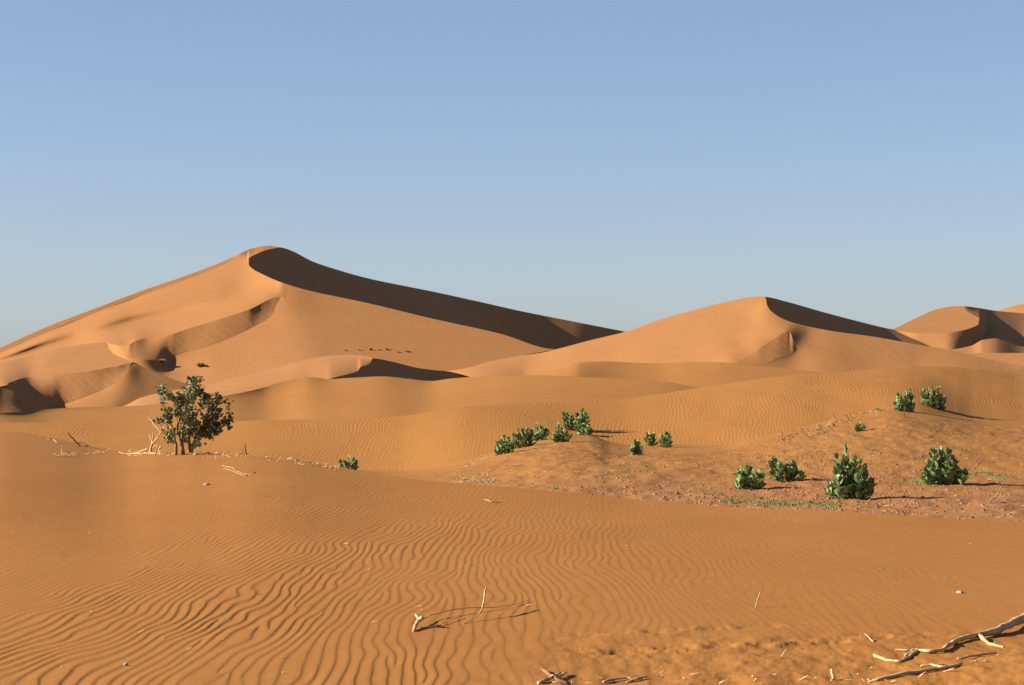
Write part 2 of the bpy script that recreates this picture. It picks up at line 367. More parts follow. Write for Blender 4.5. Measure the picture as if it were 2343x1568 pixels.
PB = plane3((67, 863, 350), (305, 829, 356), (238, 784, 385))
PBt = tps(on(PB, (67, 863), (134, 857), (201, 849), (268, 838), (305, 829), (238, 784), (134, 797), (0, 829), (-60, 870), (100, 830), (200, 815), (330, 840), (430, 870), (-300, 900), (-1500, 940), (900, 925)) + [(14, 882, 334), (25, 874, 340), (37, 870, 343)])
PB2 = plane3((305, 830, 356), (426, 878, 352), (300, 960, 335))
TB = tps(on(PB2, (305, 833), (320, 850), (426, 895), (360, 880), (300, 900), (300, 975), (260, 930), (400, 940), (520, 905), (600, 930), (600, 975), (900, 940), (900, 975))
    + [(297, 845, 352.5), (289, 855, 350.5), (235, 891, 346), (185, 911, 343.5), (138, 927, 341), (117, 933, 338), (67, 915, 334), (37, 901, 332.5), (14, 883.5, 334.5), (-40, 890, 328), (0, 940, 322), (117, 975, 320), (-400, 975, 310), (-1500, 955, 310), (-1500, 975, 305)])
def TBU(u, v):
    w = sstep(297, 311, u); return 1/((1-w)/PBt(u, v)+w/TB(u, v))
loft('far_left', 'left_dune', cols(-60, 620, 2.5, out1=900), [
    dict(v=975, f=TB, sheet=TB, n=40),
    dict(v=[(-1500, 955), (-40, 890), (14, 883.5), (37, 901), (67, 915), (117, 933), (138, 927), (185, 911), (235, 891), (289, 855), (305, 832), (318, 850), (335, 870), (426, 895), (520, 905), (900, 935)],
         f=TB, slip=[(-1500, 0), (14, 0), (70, .2), (110, 1), (280, 1), (305, 0), (900, 0)], sharp=True, n=24),
    dict(v=[(-1500, 954), (-40, 888), (14, 882.5), (20, 877), (37, 869.6), (67, 863), (134, 857), (201, 849.5), (268, 838), (305, 830), (318, 849), (335, 869), (426, 894), (520, 904), (900, 934)],
         f=TBU, sheet=TBU, sharp=True, n=30),
    dict(v=[(-1500, 925), (0, 829), (134, 797), (200, 787), (238, 784), (255, 807), (285, 821), (305, 828.5), (335, 843.5), (426, 877.5), (520, 897), (900, 927)], f=TBU),
], m_far, rows=20, sigma=.3, back=((1.03, -.3), (1.1, -.3)))

P3 = plane(.22, .18, 1700, 682, 360); P4 = plane(-.05, .28, 1797, 733, 335)
TR = tps([(u, v, float(P3(u, v))) for u, v in [(1700, 682), (1600, 707), (1513, 731), (1432, 759), (1300, 793), (1186, 815), (1019, 848), (1740, 679), (1675, 831), (1500, 850), (1600, 790), (1650, 740), (1400, 870), (1200, 860), (1000, 895), (1690, 780), (1720, 730)]]
    + [(u, v, float(P4(u, v))) for u, v in [(1797, 733), (1838, 745), (1899, 757), (2000, 771), (2081, 785), (2171, 801), (2244, 818), (2342, 837), (1850, 800), (1950, 810), (2000, 860), (2342, 895), (1870, 840), (2100, 830), (1845, 765)]]
    + [(1736, 797.6, 317), (1777, 771, 322.3), (1800, 759, 325), (1740, 836, 310.5), (1777, 822, 313.5), (1810, 812, 316.5), (1822, 803, 318.5), (1754, 697, 348), (1769, 716, 341), (1800, 850, 309), (1680, 860, 306), (-500, 850, 350), (-1500, 880, 345), (3900, 980, 290),
       (0, 930, 290), (-1500, 930, 290), (1000, 930, 300), (1700, 930, 290), (2342, 930, 290), (3900, 1020, 270)])
loft('far_right', 'right_dune', cols(930, 2400, 2.0, out0=930), [
    dict(v=[(-1500, 930), (2342, 930), (3900, 1030)], f=TR, sheet=TR, n=50),
    dict(v=[(-1500, 915), (900, 890), (1500, 858), (1660, 838), (1675, 832), (1740, 836.5), (1777, 822), (1810, 812), (1819, 806), (1824, 800), (1840, 800), (1960, 815), (2342, 870), (3900, 1010)],
         f=TR, slip=[(-1500, 0), (1660, 0), (1690, 1), (1815, 1), (1822, 0), (3900, 0)], sharp=True, n=20),
    dict(v=[(-1500, 914), (900, 889), (1500, 857), (1660, 837), (1675, 831), (1736, 797.6), (1777, 771), (1800, 759), (1806, 759), (1814, 778), (1824, 798.5), (1840, 799), (1960, 814), (2342, 869), (3900, 1009)],
         f=TR, sheet=TR, sharp=True, n=50),
    dict(v=[(-1500, 890), (900, 850), (992, 847), (1019, 849), (1070, 842), (1124, 826.6), (1186, 815), (1271, 799.5), (1350, 779), (1432, 759), (1513, 730.6), (1594, 708), (1675, 688), (1716, 680.6), (1740, 679), (1751, 680.5), (1754, 697), (1769, 716.4), (1797, 732.6), (1838, 744.8), (1899, 757), (2000, 771), (2081, 785.4), (2171, 800.8), (2244, 818), (2342, 837), (3900, 980)],
         f=TR, sharp=True),
    dict(v=[(-1500, 889.9), (900, 849.9), (992, 846.9), (1019, 848.9), (1070, 841.9), (1124, 826.5), (1186, 814.9), (1271, 799.4), (1350, 778.9), (1432, 758.9), (1513, 730.5), (1594, 707.9), (1675, 687.9), (1716, 680.5), (1740, 678.9), (1751, 680.4), (1754, 698), (1769, 720), (1797, 740), (1838, 757), (1899, 773), (2000, 790), (2081, 803), (2171, 818), (2342, 850), (3900, 1000)],
         f=TR, dY=[(-1500, .1), (1751, .1), (1754, 2), (1769, 6), (1797, 18), (1838, 35), (1899, 60), (2000, 90), (2081, 112), (2171, 130), (2342, 150), (3900, 170)], sharp=True, slip=[(-1500, 0), (1840, 0), (1900, .4), (3900, .4)]),
    dict(v=[(-1500, 889.8), (900, 849.8), (992, 846.8), (1019, 848.8), (1070, 841.8), (1124, 826.4), (1186, 814.8), (1271, 799.3), (1350, 778.8), (1432, 758.8), (1513, 730.4), (1594, 707.8), (1675, 687.8), (1716, 680.4), (1740, 678.7), (1751, 679.5), (1797, 690), (1878, 713), (1960, 734.6), (2041, 753.7), (2102, 763), (2171, 790), (2342, 830), (3900, 990)],
         plane=(.22, .18, 1700, 682, 360.4), upto=1751, fade=1, Y=[(1700, 357), (1751, 357), (1797, 380), (1878, 418), (1960, 456), (2041, 491), (2102, 510), (2342, 550), (3900, 600)]),
], m_far, rows=20, sigma=.3, back=((1.02, -.3), (1.1, -.3)))

PC = (.12, .13, 2207, 701, 538)
loft('far_right_two', 'crescent_dune', cols(1960, 2420, 2.0, out0=1700), [
    dict(v=870, gb=.1),
    dict(v=[(1700, 840), (2102, 820), (2171, 802), (2223, 789), (2248, 774), (2284, 762), (2342, 770), (2600, 790), (3900, 860)],
         Y=[(1700, 440), (2041, 462), (2102, 468), (2171, 469), (2203, 474), (2240, 483), (2284, 502), (2342, 516), (3900, 570)], sharp=True, slip=[(1700, 0), (2246, 0), (2270, .8), (3900, 1)], s=8),
    dict(v=[(1700, 800), (2000, 770), (2041, 756), (2102, 763), (2163, 762), (2203, 756), (2228, 748), (2240, 741.5), (2246, 733), (2284, 741), (2342, 745), (2600, 765), (3900, 840)],
         plane=(.06, .10, 2207, 701, 538), upto=2244, fade=6, Y=[(2200, 512), (2244, 504), (3900, 660)], w=[(1700, 1), (2240, 1), (2256, 0), (3900, 0)], sharp=True),
    dict(v=[(1700, 799), (2000, 768), (2041, 754), (2102, 724.5), (2142, 708), (2183, 701), (2205, 701.4), (2209, 710), (2228, 722), (2240, 728), (2246, 732), (2284, 740.5), (2342, 744.5), (2600, 764), (3900, 839)],
         plane=(.06, .10, 2207, 701, 538), upto=2244, fade=6, Y=[(2200, 512), (2244, 504.5), (3900, 661)], w=[(1700, 1), (2240, 1), (2256, 0), (3900, 0)], sharp=True, slip=[(1700, 0), (2246, 0), (2270, .8), (3900, 1)]),
    dict(v=[(1700, 798.9), (2000, 767.9), (2041, 753.9), (2102, 724.4), (2142, 707.9), (2183, 700.9), (2207, 701), (2228, 703.4), (2284, 712), (2342, 717), (2600, 740), (3900, 820)],
         plane=(.06, .10, 2207, 701, 538.3), upto=2207, fade=1, Y=[(2200, 538), (2207, 539), (2228, 553), (2246, 566), (2284, 586), (2342, 610), (2600, 660), (3900, 780)]),
], m_far, rows=20, sigma=.15, back=((1.02, -.3), (1.1, -.3)))

loft('far_right_three', 'distant_dune', cols(2200, 2420, 6, out0=2000), [
    dict(v=800, gb=.1),
    dict(v=[(2000, 800), (2230, 740), (2284, 711), (2342, 694), (2600, 640), (3000, 590), (3500, 640), (3900, 720)], Y=[(2000, 880), (2342, 900), (3900, 950)]),
], m_far, rows=20)

PD = plane(-.56, .10, 756, 867, 263); PE = plane(.2, .1, 849, 819, 300)
loft('small', 'small_dune', cols(200, 1200, 2.0, out0=100, out1=1300), [
    dict(v=[(100, 1000), (200, 990), (700, 930), (756, 905), (900, 900), (1300, 905)], f=PD),
    dict(v=[(100, 990), (200, 975), (700, 900), (740, 878), (756, 867), (791, 857.6), (814, 851), (820, 847), (823, 841), (837, 836), (850, 830), (853, 824), (876, 823.5), (915, 832.5), (954, 842), (992, 847), (1019, 849.5), (1050, 856), (1080, 865), (1100, 871), (1300, 900)], f=PD, sharp=True),
    dict(v=[(100, 975), (200, 950), (285, 928), (319, 911.5), (369, 898), (470, 881), (537, 864.6), (638, 841), (682, 827), (760, 813.5), (806, 811.5), (837, 815), (849, 819), (876, 823), (915, 832), (954, 841.5), (992, 846.5), (1019, 849), (1050, 855.5), (1080, 864.5), (1100, 870.5), (1300, 899.5)],
         plane=(.2, .1, 849, 819, 300), upto=860, fade=12, Y=[(840, 299), (849, 301), (876, 305), (915, 311), (954, 319), (1019, 331), (1100, 340), (1300, 370)]),
], m_far, rows=24, back=((1.02, -.2), (1.1, -.2)))

# ------------------------------------------------------------------ middle ground
loft('low_a', 'low_dune', cols(1100, 2050, 3, out0=900, out1=2600), [
    dict(v=[(900, 935), (2600, 935)], gb=.03),
    dict(v=[(900, 915), (1236, 880), (1400, 872), (1700, 868), (2600, 900)], gb=[(900, .05), (1300, .04), (1400, .09), (2600, .09)]),
    dict(v=[(900, 905), (1150, 880), (1236, 858), (1283, 842), (1329, 829), (1380, 827), (1450, 830), (1513, 832), (1574, 829), (1635, 829), (1716, 835), (1797, 844), (1899, 854), (2000, 862), (2600, 910)],
         Y=[(900, 190), (1236, 198), (1329, 205), (1400, 207), (1600, 202), (1899, 190), (2600, 180)]),
], m_mid, rows=24, back=((1.05, -.12), (1.2, -.12)))

loft('low_b', 'low_dune', cols(-60, 1900, 3, out1=2600), [
    dict(v=1000, gb=.04),
    dict(v=[(-1500, 990), (0, 966), (300, 955), (600, 935), (1300, 925), (2600, 930)], gb=[(-1500, .10), (0, .10), (300, .06), (2600, .05)]),
    dict(v=[(-1500, 985), (0, 952), (168, 940), (285, 937), (400, 931), (480, 923), (540, 915), (600, 912), (640, 905), (700, 892), (760, 888), (900, 885), (1100, 882), (1341, 884), (1512, 894), (1700, 915), (2600, 940)],
         gb=[(-1500, .22), (0, .3), (130, .3), (285, .09), (440, .11), (560, .17), (620, .17), (760, .09), (2600, .07)]),
    dict(v=[(-1500, 975), (-60, 950), (0, 946), (117, 936), (168, 933), (285, 930), (400, 922), (480, 912), (540, 901), (605, 886), (640, 875), (682, 866), (706, 863), (756, 867.5), (800, 865), (876, 861.5), (934, 867), (984, 872), (1035, 866), (1108, 861.5), (1186, 859), (1263, 859.6), (1341, 863), (1512, 873), (1606, 888), (1800, 915), (2600, 940)],
         Y=[(-1500, 105), (0, 124), (117, 131), (285, 134), (480, 136), (560, 141), (640, 148), (706, 150), (876, 150), (1186, 146), (1512, 140), (1800, 132), (2600, 125)]),
], m_mid, rows=20, sigma=.25, back=((1.05, -.12), (1.2, -.12)))

def mound_detail(X, Y, Z, U):
    return fbm(X*.5+3, Y*.3, 3)*0.05*sstep(1500, 1700, U)[None]+fbm(X*.35+9, Y*.2, 2)*.04
loft('mound', 'rippled_slope', cols(-60, 2400, 3), [
    dict(v=[(-1500, 1090), (0, 1060), (600, 1120), (1100, 1130), (1300, 1130), (2342, 1140), (3900, 1140)], gb=[(-1500, .04), (1100, .04), (1500, .13), (3900, .16)]),
    dict(v=[(-1500, 1070), (0, 1040), (300, 1040), (600, 1075), (900, 1085), (1100, 1070), (1300, 1020), (1450, 1022), (1600, 1020), (1800, 990), (1950, 955), (2080, 940), (2200, 955), (2342, 970), (3900, 1000)],
         gb=[(-1500, .14), (600, .16), (900, .20), (1200, .16), (1500, .15), (1900, .15), (2100, .10), (3900, .1)]),
    dict(v=[(-1500, 1000), (0, 975), (235, 976), (450, 982), (605, 986), (760, 990), (915, 990), (1070, 960), (1200, 950), (1330, 940), (1418, 940), (1512, 930), (1606, 918), (1716, 905), (1797, 900), (2000, 893), (2142, 886), (2187, 884), (2230, 892), (2284, 905), (2342, 915), (3900, 960)],
         gb=[(-1500, .12), (235, .13), (760, .14), (1200, .08), (1600, .09), (2000, .09), (2140, .1), (2190, .16), (2250, .15), (2342, .12), (3900, .1)]),
    dict(v=[(-1500, 990), (0, 967.5), (235, 967.5), (450, 967), (605, 962), (760, 958), (915, 951), (1070, 930), (1200, 924), (1330, 920), (1418, 915), (1512, 902), (1606, 887.7), (1716, 870.6), (1797, 860.5), (1899, 854), (2000, 846), (2081, 839.4), (2142, 838), (2223, 844), (2284, 852), (2342, 860.5), (3900, 930)],
         Y=[(-1500, 50), (0, 53), (235, 53), (605, 52), (915, 52), (1200, 53), (1418, 54), (1606, 55), (1797, 56), (2000, 57), (2142, 58), (2342, 58), (3900, 60)]),
], m_rip, rows=30, sigma=.25, detail=mound_detail, back=((1.15, -.07), (1.5, -.05)))

def floor_detail(X, Y, Z, U):
    w = sstep(900, 1250, U)[None]
    z = fbm(X*1.1, Y*.6, 4)*.06
    tr = np.abs(vnoise(X*2.2+5, Y*1.1))*.05+fbm(X*4, Y*2.2, 3)*.04
    v = VC-(Z-CZ)*F/Y
    top = pchip([-1500, 760, 900, 1080, 1180, 1300, 1345, 1400, 1450, 1640, 1740, 1840, 1960, 2040, 2090, 2140, 2200, 2342, 3900], [1070, 1070, 1078, 1050, 1020, 996, 996, 1012, 1018, 1018, 1000, 975, 948, 938, 943, 947, 955, 962, 990], U)[None]
    return (z+tr-.01)*.7*w*sstep(-2, 34, v-top)
loft('floor', 'valley_floor', cols(300, 2400, 2.5), [
    dict(v=[(-1500, 1180), (300, 1130), (900, 1150), (1300, 1200), (2342, 1260), (3900, 1330)], Y=[(-1500, 33), (600, 34), (1300, 26.5), (2342, 23), (3900, 22)]),
    dict(v=[(-1500, 1120), (300, 1080), (760, 1092), (900, 1098), (1100, 1108), (1500, 1130), (1900, 1145), (2342, 1175), (3900, 1230)], Y=[(-1500, 38), (600, 38), (900, 36), (1100, 33.5), (1500, 30.2), (1900, 29.8), (2342, 27.6), (3900, 26)]),
    dict(v=[(-1500, 1090), (300, 1060), (760, 1078), (900, 1084), (1100, 1075), (1300, 1058), (1500, 1062), (1700, 1065), (1900, 1068), (2155, 1072), (2342, 1075), (3900, 1090)], Y=[(-1500, 42), (600, 42), (900, 38.5), (1100, 37), (1300, 37.5), (1700, 38), (2342, 37.5), (3900, 37.5)]),
    dict(v=[(-1500, 1070), (300, 1050), (760, 1070), (900, 1078), (1080, 1050), (1180, 1020), (1300, 996), (1345, 996), (1400, 1012), (1450, 1018), (1540, 1018), (1640, 1018), (1740, 1000), (1840, 975), (1960, 948), (2040, 938), (2090, 943), (2140, 947), (2200, 955), (2342, 962), (3900, 990)],
         f=lambda U_, V_: np.array([hit('mound', a, b).y for a, b in zip(U_, V_)])-.06),
], m_floor, rows=45, sigma=.3, detail=floor_detail, back=((1.03, -.08), (1.1, -.12)))

# ------------------------------------------------------------------ foreground sand with real ripples
def ripples(X, Y):
    rr = np.random.default_rng(3)
    lam = 0.072
    ph = X*(1+0.035*(Y-13))-0.03*(Y-13)
    ph = ph+0.17*vnoise(X*1.5+2, Y*.5+7)+0.125*vnoise(X*3.1, Y*1.1+31)+0.050*vnoise(X*7, Y*2.4)
    ph = ph+.42*vnoise(X*.28+50, Y*.12+3)
    ph = ph*2*math.pi/lam
    for _ in range(85):                                # crest lines that fork, or end between their neighbours
        y0 = rr.uniform(9.5, 21); x0 = rr.uniform(-.25, .25)*y0; s = rr.choice((-1, 1))
        ph = ph+s*np.arctan2((X-x0)*5.0, (Y-y0)); x1 = x0+rr.uniform(-.35, .35); y1 = y0+rr.uniform(-1.6, 1.6)
        ph = ph-s*np.arctan2((X-x1)*5.0, (Y-y1))
    t = (ph/(2*math.pi)) % 1.0
    a = 0.80                                           # gentle windward side, short lee side
    prof = np.where(t < a, .5-.5*np.cos(math.pi*t/a), .5+.5*np.cos(math.pi*(t-a)/(1-a)))-.5
    return prof
def fg_detail(X, Y, Z, U):
    near = sstep(8.6, 10.8, Y)
    right = 1-.78*sstep(-1.8, 2.0, X)
    far = 1-.55*sstep(15, 23, Y)
    low = 1-.9*(1-near)
    patch = .35+1.1*np.clip(vnoise(X*.5+4, Y*.22)+.62, 0, 1)
    scuff = sstep(-0.2, .9, X)*sstep(12.7, 11.2, Y)*.8
    amp = .0027*right*far*low*patch*(1-scuff)*(.55+1.0*np.clip(vnoise(X*2.3+11, Y*.9+5)+.5, 0, 1))
    h = ripples(X, Y)*np.clip(amp, 0.0008, 1)
    h = h+fbm(X*.6, Y*.3, 2)*.014
    # trampled strip along the bottom and right
    tr = sstep(12.6, 11.0, Y)*sstep(-.4, .8, X)+.35*sstep(10.9, 9.8, Y)
    rid = .075*np.exp(-((Y-11.25-.35*(X-.6)+.12*vnoise(X*4, Y))/.12)**2)*sstep(.1, .5, X)*sstep(2.9, 2.0, X)
    rid = rid+.055*np.exp(-((Y-11.95-.42*(X-.6)+.12*vnoise(X*5+9, Y))/.10)**2)*sstep(.1, .4, X)*sstep(2.0, 1.2, X)
    h = h-rid*.16*np.clip(.5+1.6*vnoise(X*6, Y*4), 0, 1)+rid*.40*fbm(X*9, Y*7, 4)+tr*(fbm(X*6, Y*3.2, 5)*.020+fbm(X*1.5+3, Y*.9, 2)*.018)
    h = h+.07*sstep(1.5, 2.6, X)*sstep(11.6, 9.9, Y)
    return h
UF = np.concatenate([np.arange(-1500, -60, 16), np.arange(-60, 2402, 2.25), np.arange(2402, 3900, 16)])
loft('fg', 'foreground_sand', UF, [
    dict(v=3400, Y=3.05, n=12),
    dict(v=1950, Y=6.9, n=40),
    dict(v=1568, Y=[(-1500, 10.1), (1171, 10.1), (3900, 10.2)], n=260),
    dict(v=1330, Y=[(-1500, 15), (0, 14.9), (1171, 14.6), (2342, 14.2), (3900, 14)], n=180),
    dict(v=[(-1500, 1100), (0, 1080), (450, 1110), (1000, 1160), (1500, 1195), (2342, 1240), (3900, 1290)], gb=.014, n=120),
    dict(v=[(-1500, 930), (0, 985), (120, 1003), (230, 1024), (300, 1035), (380, 1040), (450, 1037), (560, 1041), (640, 1049), (760, 1066), (870, 1086), (1000, 1103), (1200, 1119), (1500, 1145), (1700, 1160), (1900, 1168), (2342, 1196), (3900, 1250)],
         Y=[(-1500, 36), (0, 32), (120, 31), (230, 30), (300, 29), (380, 28), (450, 28), (560, 27.2), (640, 26.6), (760, 26), (870, 25.2), (1000, 24.4), (1200, 23.6), (1500, 22.6), (1700, 22), (1900, 21.5), (2342, 20.5), (3900, 19)]),
], m_near, rows=120, sigma=.22, detail=fg_detail, uniform=True, back=((1.05, -.14), (1.4, -.1)))

# one sheet under everything, out past the last dune
ng = 60
gx, gy = np.meshgrid(np.linspace(-3500, 3500, ng), np.linspace(-1500, 5000, ng))
gz = -16+fbm(gx/400, gy/400, 3)*3
grid_mesh('desert_ground', gx, gy, gz, m_far, None, gx*0)

# ------------------------------------------------------------------ plant, wood and litter materials
def leaf_mat(name, c1, c2, back, rough=0.55, scale=14, trans=.15):
    m = bpy.data.materials.new(name); nt, b = nodes(m); L = nt.links
    info = nt.nodes.new('ShaderNodeObjectInfo'); geo = nt.nodes.new('ShaderNodeNewGeometry')
    n1 = noise(nt, geo.outputs['Position'], scale, 3, .6)
    k = math_(nt, 'ADD', math_(nt, 'MULTIPLY', info.outputs['Random'], .65), math_(nt, 'MULTIPLY', n1, .5))
    c = ramp(nt, k, [(0.15, c1), (0.9, c2)])
    mx = N(nt, 'ShaderNodeMix', data_type='RGBA'); L.new(math_(nt, 'MULTIPLY', geo.outputs['Backfacing'], .7), mx.inputs[0])
    L.new(c, mx.inputs[6]); mx.inputs[7].default_value = (*back, 1)
    L.new(mx.outputs[2], b.inputs['Base Color']); b.inputs['Roughness'].default_value = rough
    b.inputs['Specular IOR Level'].default_value = .35
    tr = nt.nodes.new('ShaderNodeBsdfTranslucent'); L.new(mx.outputs[2], tr.inputs['Color'])
    ms = nt.nodes.new('ShaderNodeMixShader'); ms.inputs[0].default_value = trans
    out = [n for n in nt.nodes if n.type == 'OUTPUT_MATERIAL'][0]
    L.new(b.outputs[0], ms.inputs[1]); L.new(tr.outputs[0], ms.inputs[2]); L.new(ms.outputs[0], out.inputs['Surface'])
    return m
def plain_mat(name, c1, c2, scale, rough=.8, bump=.002, stretch=(1, 1, 1)):
    m = bpy.data.materials.new(name); nt, b = nodes(m); L = nt.links
    tc = nt.nodes.new('ShaderNodeNewGeometry').outputs['Position']
    n1 = noise(nt, mapping(nt, tc, stretch), scale, 5, .65)
    L.new(ramp(nt, n1, [(.32, c1), (.66, c2)]), b.inputs['Base Color']); b.inputs['Roughness'].default_value = rough
    b.inputs['Specular IOR Level'].default_value = .2
    bp = nt.nodes.new('ShaderNodeBump'); bp.inputs['Distance'].default_value = 1; L.new(math_(nt, 'MULTIPLY', n1, bump), bp.inputs['Height']); L.new(bp.outputs[0], b.inputs['Normal'])
    return m
m_leaf = leaf_mat('glaucous_leaf', (.030, .062, .014), (.25, .33, .12), (.19, .24, .09))
m_leaf_old = leaf_mat('weathered_leaf', (.055, .065, .022), (.36, .36, .16), (.24, .23, .11), rough=.75)
m_leaf_yel = leaf_mat('yellowing_leaf', (.20, .19, .04), (.32, .29, .09), (.28, .25, .1), rough=.5)
m_stem = plain_mat('green_stem', (.10, .13, .06), (.20, .22, .11), 30)
m_bark = plain_mat('corky_bark', (.10, .050, .022), (.25, .135, .065), 40, bump=.006)
m_dead = plain_mat('bleached_wood', (.30, .175, .075), (.52, .345, .18), 26, bump=.004, stretch=(1, 1, .4))
m_deadbr = plain_mat('brown_dead_wood', (.10, .045, .02), (.24, .125, .06), 30, bump=.004)
m_straw = plain_mat('dry_straw', (.22, .135, .06), (.42, .29, .16), 9, bump=.001)
m_clod = plain_mat('sand_clod', (.13, .055, .025), (.30, .13, .055), 6, rough=.95, bump=.004)
m_grass = plain_mat('short_grass', (.10, .125, .028), (.25, .235, .08), 7)
m_tuft = plain_mat('far_tuft_green', (.12, .105, .035), (.23, .18, .07), 3)
m_stone = plain_mat('pale_stone', (.20, .17, .13), (.36, .31, .24), 30, bump=.004)
m_dung = plain_mat('dark_stone', (.05, .04, .035), (.12, .10, .09), 40)

def mesh_obj(name, verts, faces, mat, parent=None, smooth=True, mesh=None, loc=None):
    if mesh is None:
        mesh = bpy.data.meshes.new(name); mesh.from_pydata([tuple(v) for v in verts], [], faces); mesh.update()
        if smooth: mesh.polygons.foreach_set('use_smooth', [True]*len(mesh.polygons))
        mesh.materials.append(mat)
    o = bpy.data.objects.new(name, mesh); col.objects.link(o)
    if parent: o.parent = parent
    if loc is not None: o.location = loc
    return o
def empty(name, loc):
    o = bpy.data.objects.new(name, None); o.empty_display_size = .1; col.objects.link(o); o.location = loc; return o

# a few leaf meshes, one metre long along +X, cupped and slightly folded
def leaf_mesh(name, mat, wid, cup, curl, seed):
    r = random.Random(seed); prof = [(0, .05), (.08, .28), (.25, .72), (.45, .98), (.62, 1.0), (.80, .74), (.93, .34), (1.03, .0)]
    V, Fc = [], []
    for t, w in prof:
        h = w*wid*.5*(1+r.uniform(-.05, .05)); z0 = curl*(t**2)+.02*r.uniform(-1, 1)
        for s in (-1, -.55, 0, .55, 1):
            V.append((t, s*h, z0+cup*abs(s)**1.5*h+r.uniform(-.012, .012)))
    for i in range(len(prof)-1):
        for j in range(4): a = i*5+j; Fc.append((a, a+1, a+6, a+5))
    me = bpy.data.meshes.new(name); me.from_pydata(V, [], Fc); me.update(); me.polygons.foreach_set('use_smooth', [True]*len(Fc)); me.materials.append(mat)
    return me, V, Fc
LEAVES = [leaf_mesh('leaf', m_leaf, .62+.05*i, .35+.1*(i % 3), (-.18, .05, .14, -.05)[i], i) for i in range(4)]
OLD = [leaf_mesh('leaf', m_leaf_old, .66+.04*i, .35, (-.2, .1, .15)[i], 20+i) for i in range(3)]
YEL = leaf_mesh('leaf', m_leaf_yel, .6, .3, -.1, 50)
def orient(pos, d, up, size, wob):
    d = d.normalized(); y = up.cross(d)
    if y.length < 1e-3: y = Vector((1, 0, 0)).cross(d)
    y.normalize(); z = d.cross(y).normalized()
    m = Matrix((d, y, z)).transposed().to_4x4() @ Matrix.Rotation(wob, 4, 'X')
    return Matrix.Translation(pos) @ m @ Matrix.Diagonal((size, size, size, 1))

def tube(pts, rads, seg=6, jit=0, r=random):
    V, Fc = [], []; pts = [Vector(p) for p in pts]
    for i, p in enumerate(pts):
        t = (pts[min(i+1, len(pts)-1)]-pts[max(i-1, 0)]).normalized()
        a = t.cross(Vector((0.3, 1, .1))); a.normalize(); b = t.cross(a)
        for k in range(seg):
            an = 2*math.pi*k/seg; rr = rads[i]*(1+r.uniform(-jit, jit))
            V.append(p+a*math.cos(an)*rr+b*math.sin(an)*rr)
    for i in range(len(pts)-1):
        for k in range(seg): a = i*seg+k; b = i*seg+(k+1) % seg; Fc.append((a, b, b+seg, a+seg))
    Fc.append(tuple(range(seg-1, -1, -1))); n = (len(pts)-1)*seg; Fc.append(tuple(range(n, n+seg)))
    return V, Fc
def join(parts):
    V, Fc = [], []
    for v, f in parts:
        o = len(V); V += list(v); Fc += [tuple(i+o for i in q) for q in f]
    return V, Fc
def wiggle(a, b, n, amp, r):
    a, b = Vector(a), Vector(b); L = (b-a).length; out = []
    off = Vector((0, 0, 0))
    for i in range(n+1):
        t = i/n
        if 0 < i < n: off = off*.6+Vector((r.uniform(-1, 1), r.uniform(-1, 1), r.uniform(-1, 1)))*amp*L
        else: off = Vector((0, 0, 0)) if i == 0 else off*.5
        out.append(a.lerp(b, t)+off)
    return out

def shrub(body, u, v, label, stems, leaf=.125, seed=1, lean=0, bush=False, depth=.5, group=None, nodes_k=1.3, yellow=.04):
    """stems: (offset across in picture units, height in picture units) from the base point (u, v)"""
    r = random.Random(seed); P = hit(body, u, v); s = P.y/F
    root = empty('desert_shrub', P); tag(root, label, 'shrub', group or 'leafy green desert shrubs on the sand')
    W = max(abs(a[0]) for a in stems)*s
    for (du, hpx) in stems:
        x = du*s; y = r.uniform(-1, 1)*depth*max(W, .08); H = hpx*s; base = Vector((x*.8, y*.7, 0))
        gz = ground(body, P.x+base.x, P.y+base.y)-P.z
        if abs(gz) > .25: gz = 0
        base.z = gz-.03; top = Vector((x, y, (H-r.choice((0, 0, 4, 9))*s)+gz-leaf*.55))
        if top.z < base.z+.04: top.z = base.z+.04
        pts = wiggle(base, top, 5, .03, r); n = len(pts)
        V, Fc = tube(pts, [.011-.006*i/(n-1) for i in range(n)], 6); mesh_obj('stem', V, Fc, m_stem, root)
        L = (top-base).length; nn = max(3, int(L/.058*nodes_k)); phi = r.uniform(0, 3)
        for k in range(nn):
            t = (k+.6)/nn; q = t*(n-1); i = min(int(q), n-2); p = pts[i].lerp(pts[i+1], q-i)
            phi += math.pi/2+r.uniform(-.35, .35)
            open_ = 1.0-.62*t+r.uniform(-.38, .38)            # lower leaves spread, top ones stand up
            for a in (0, math.pi):
                if r.random() < .12: continue
                an = phi+a+r.uniform(-.25, .25); d = Vector((math.cos(an)*math.sin(open_), math.sin(an)*math.sin(open_), math.cos(open_)))
                sz = leaf*(.72+.4*math.sin(math.pi*min(1, t*.9+.15)))*r.choice((.6, .8, 1, 1.1, 1.25))*r.uniform(.9, 1.1)
                me = YEL[0] if r.random() < yellow*(1.6-t) else r.choice(LEAVES)[0]
                o = mesh_obj('leaf', None, None, None, root, mesh=me)
                o.matrix_local = orient(p, d, Vector((0, 0, 1)), sz, r.uniform(-.5, .5))
        for a in range(3):                                       # bud leaves
            an = r.uniform(0, 6.28); d = Vector((math.cos(an)*.25, math.sin(an)*.25, 1))
            o = mesh_obj('leaf', None, None, None, root, mesh=r.choice(LEAVES)[0]); o.matrix_local = orient(pts[-1], d, Vector((0, 0, 1)), leaf*r.uniform(.5, .8), r.uniform(-1, 1))
    return root

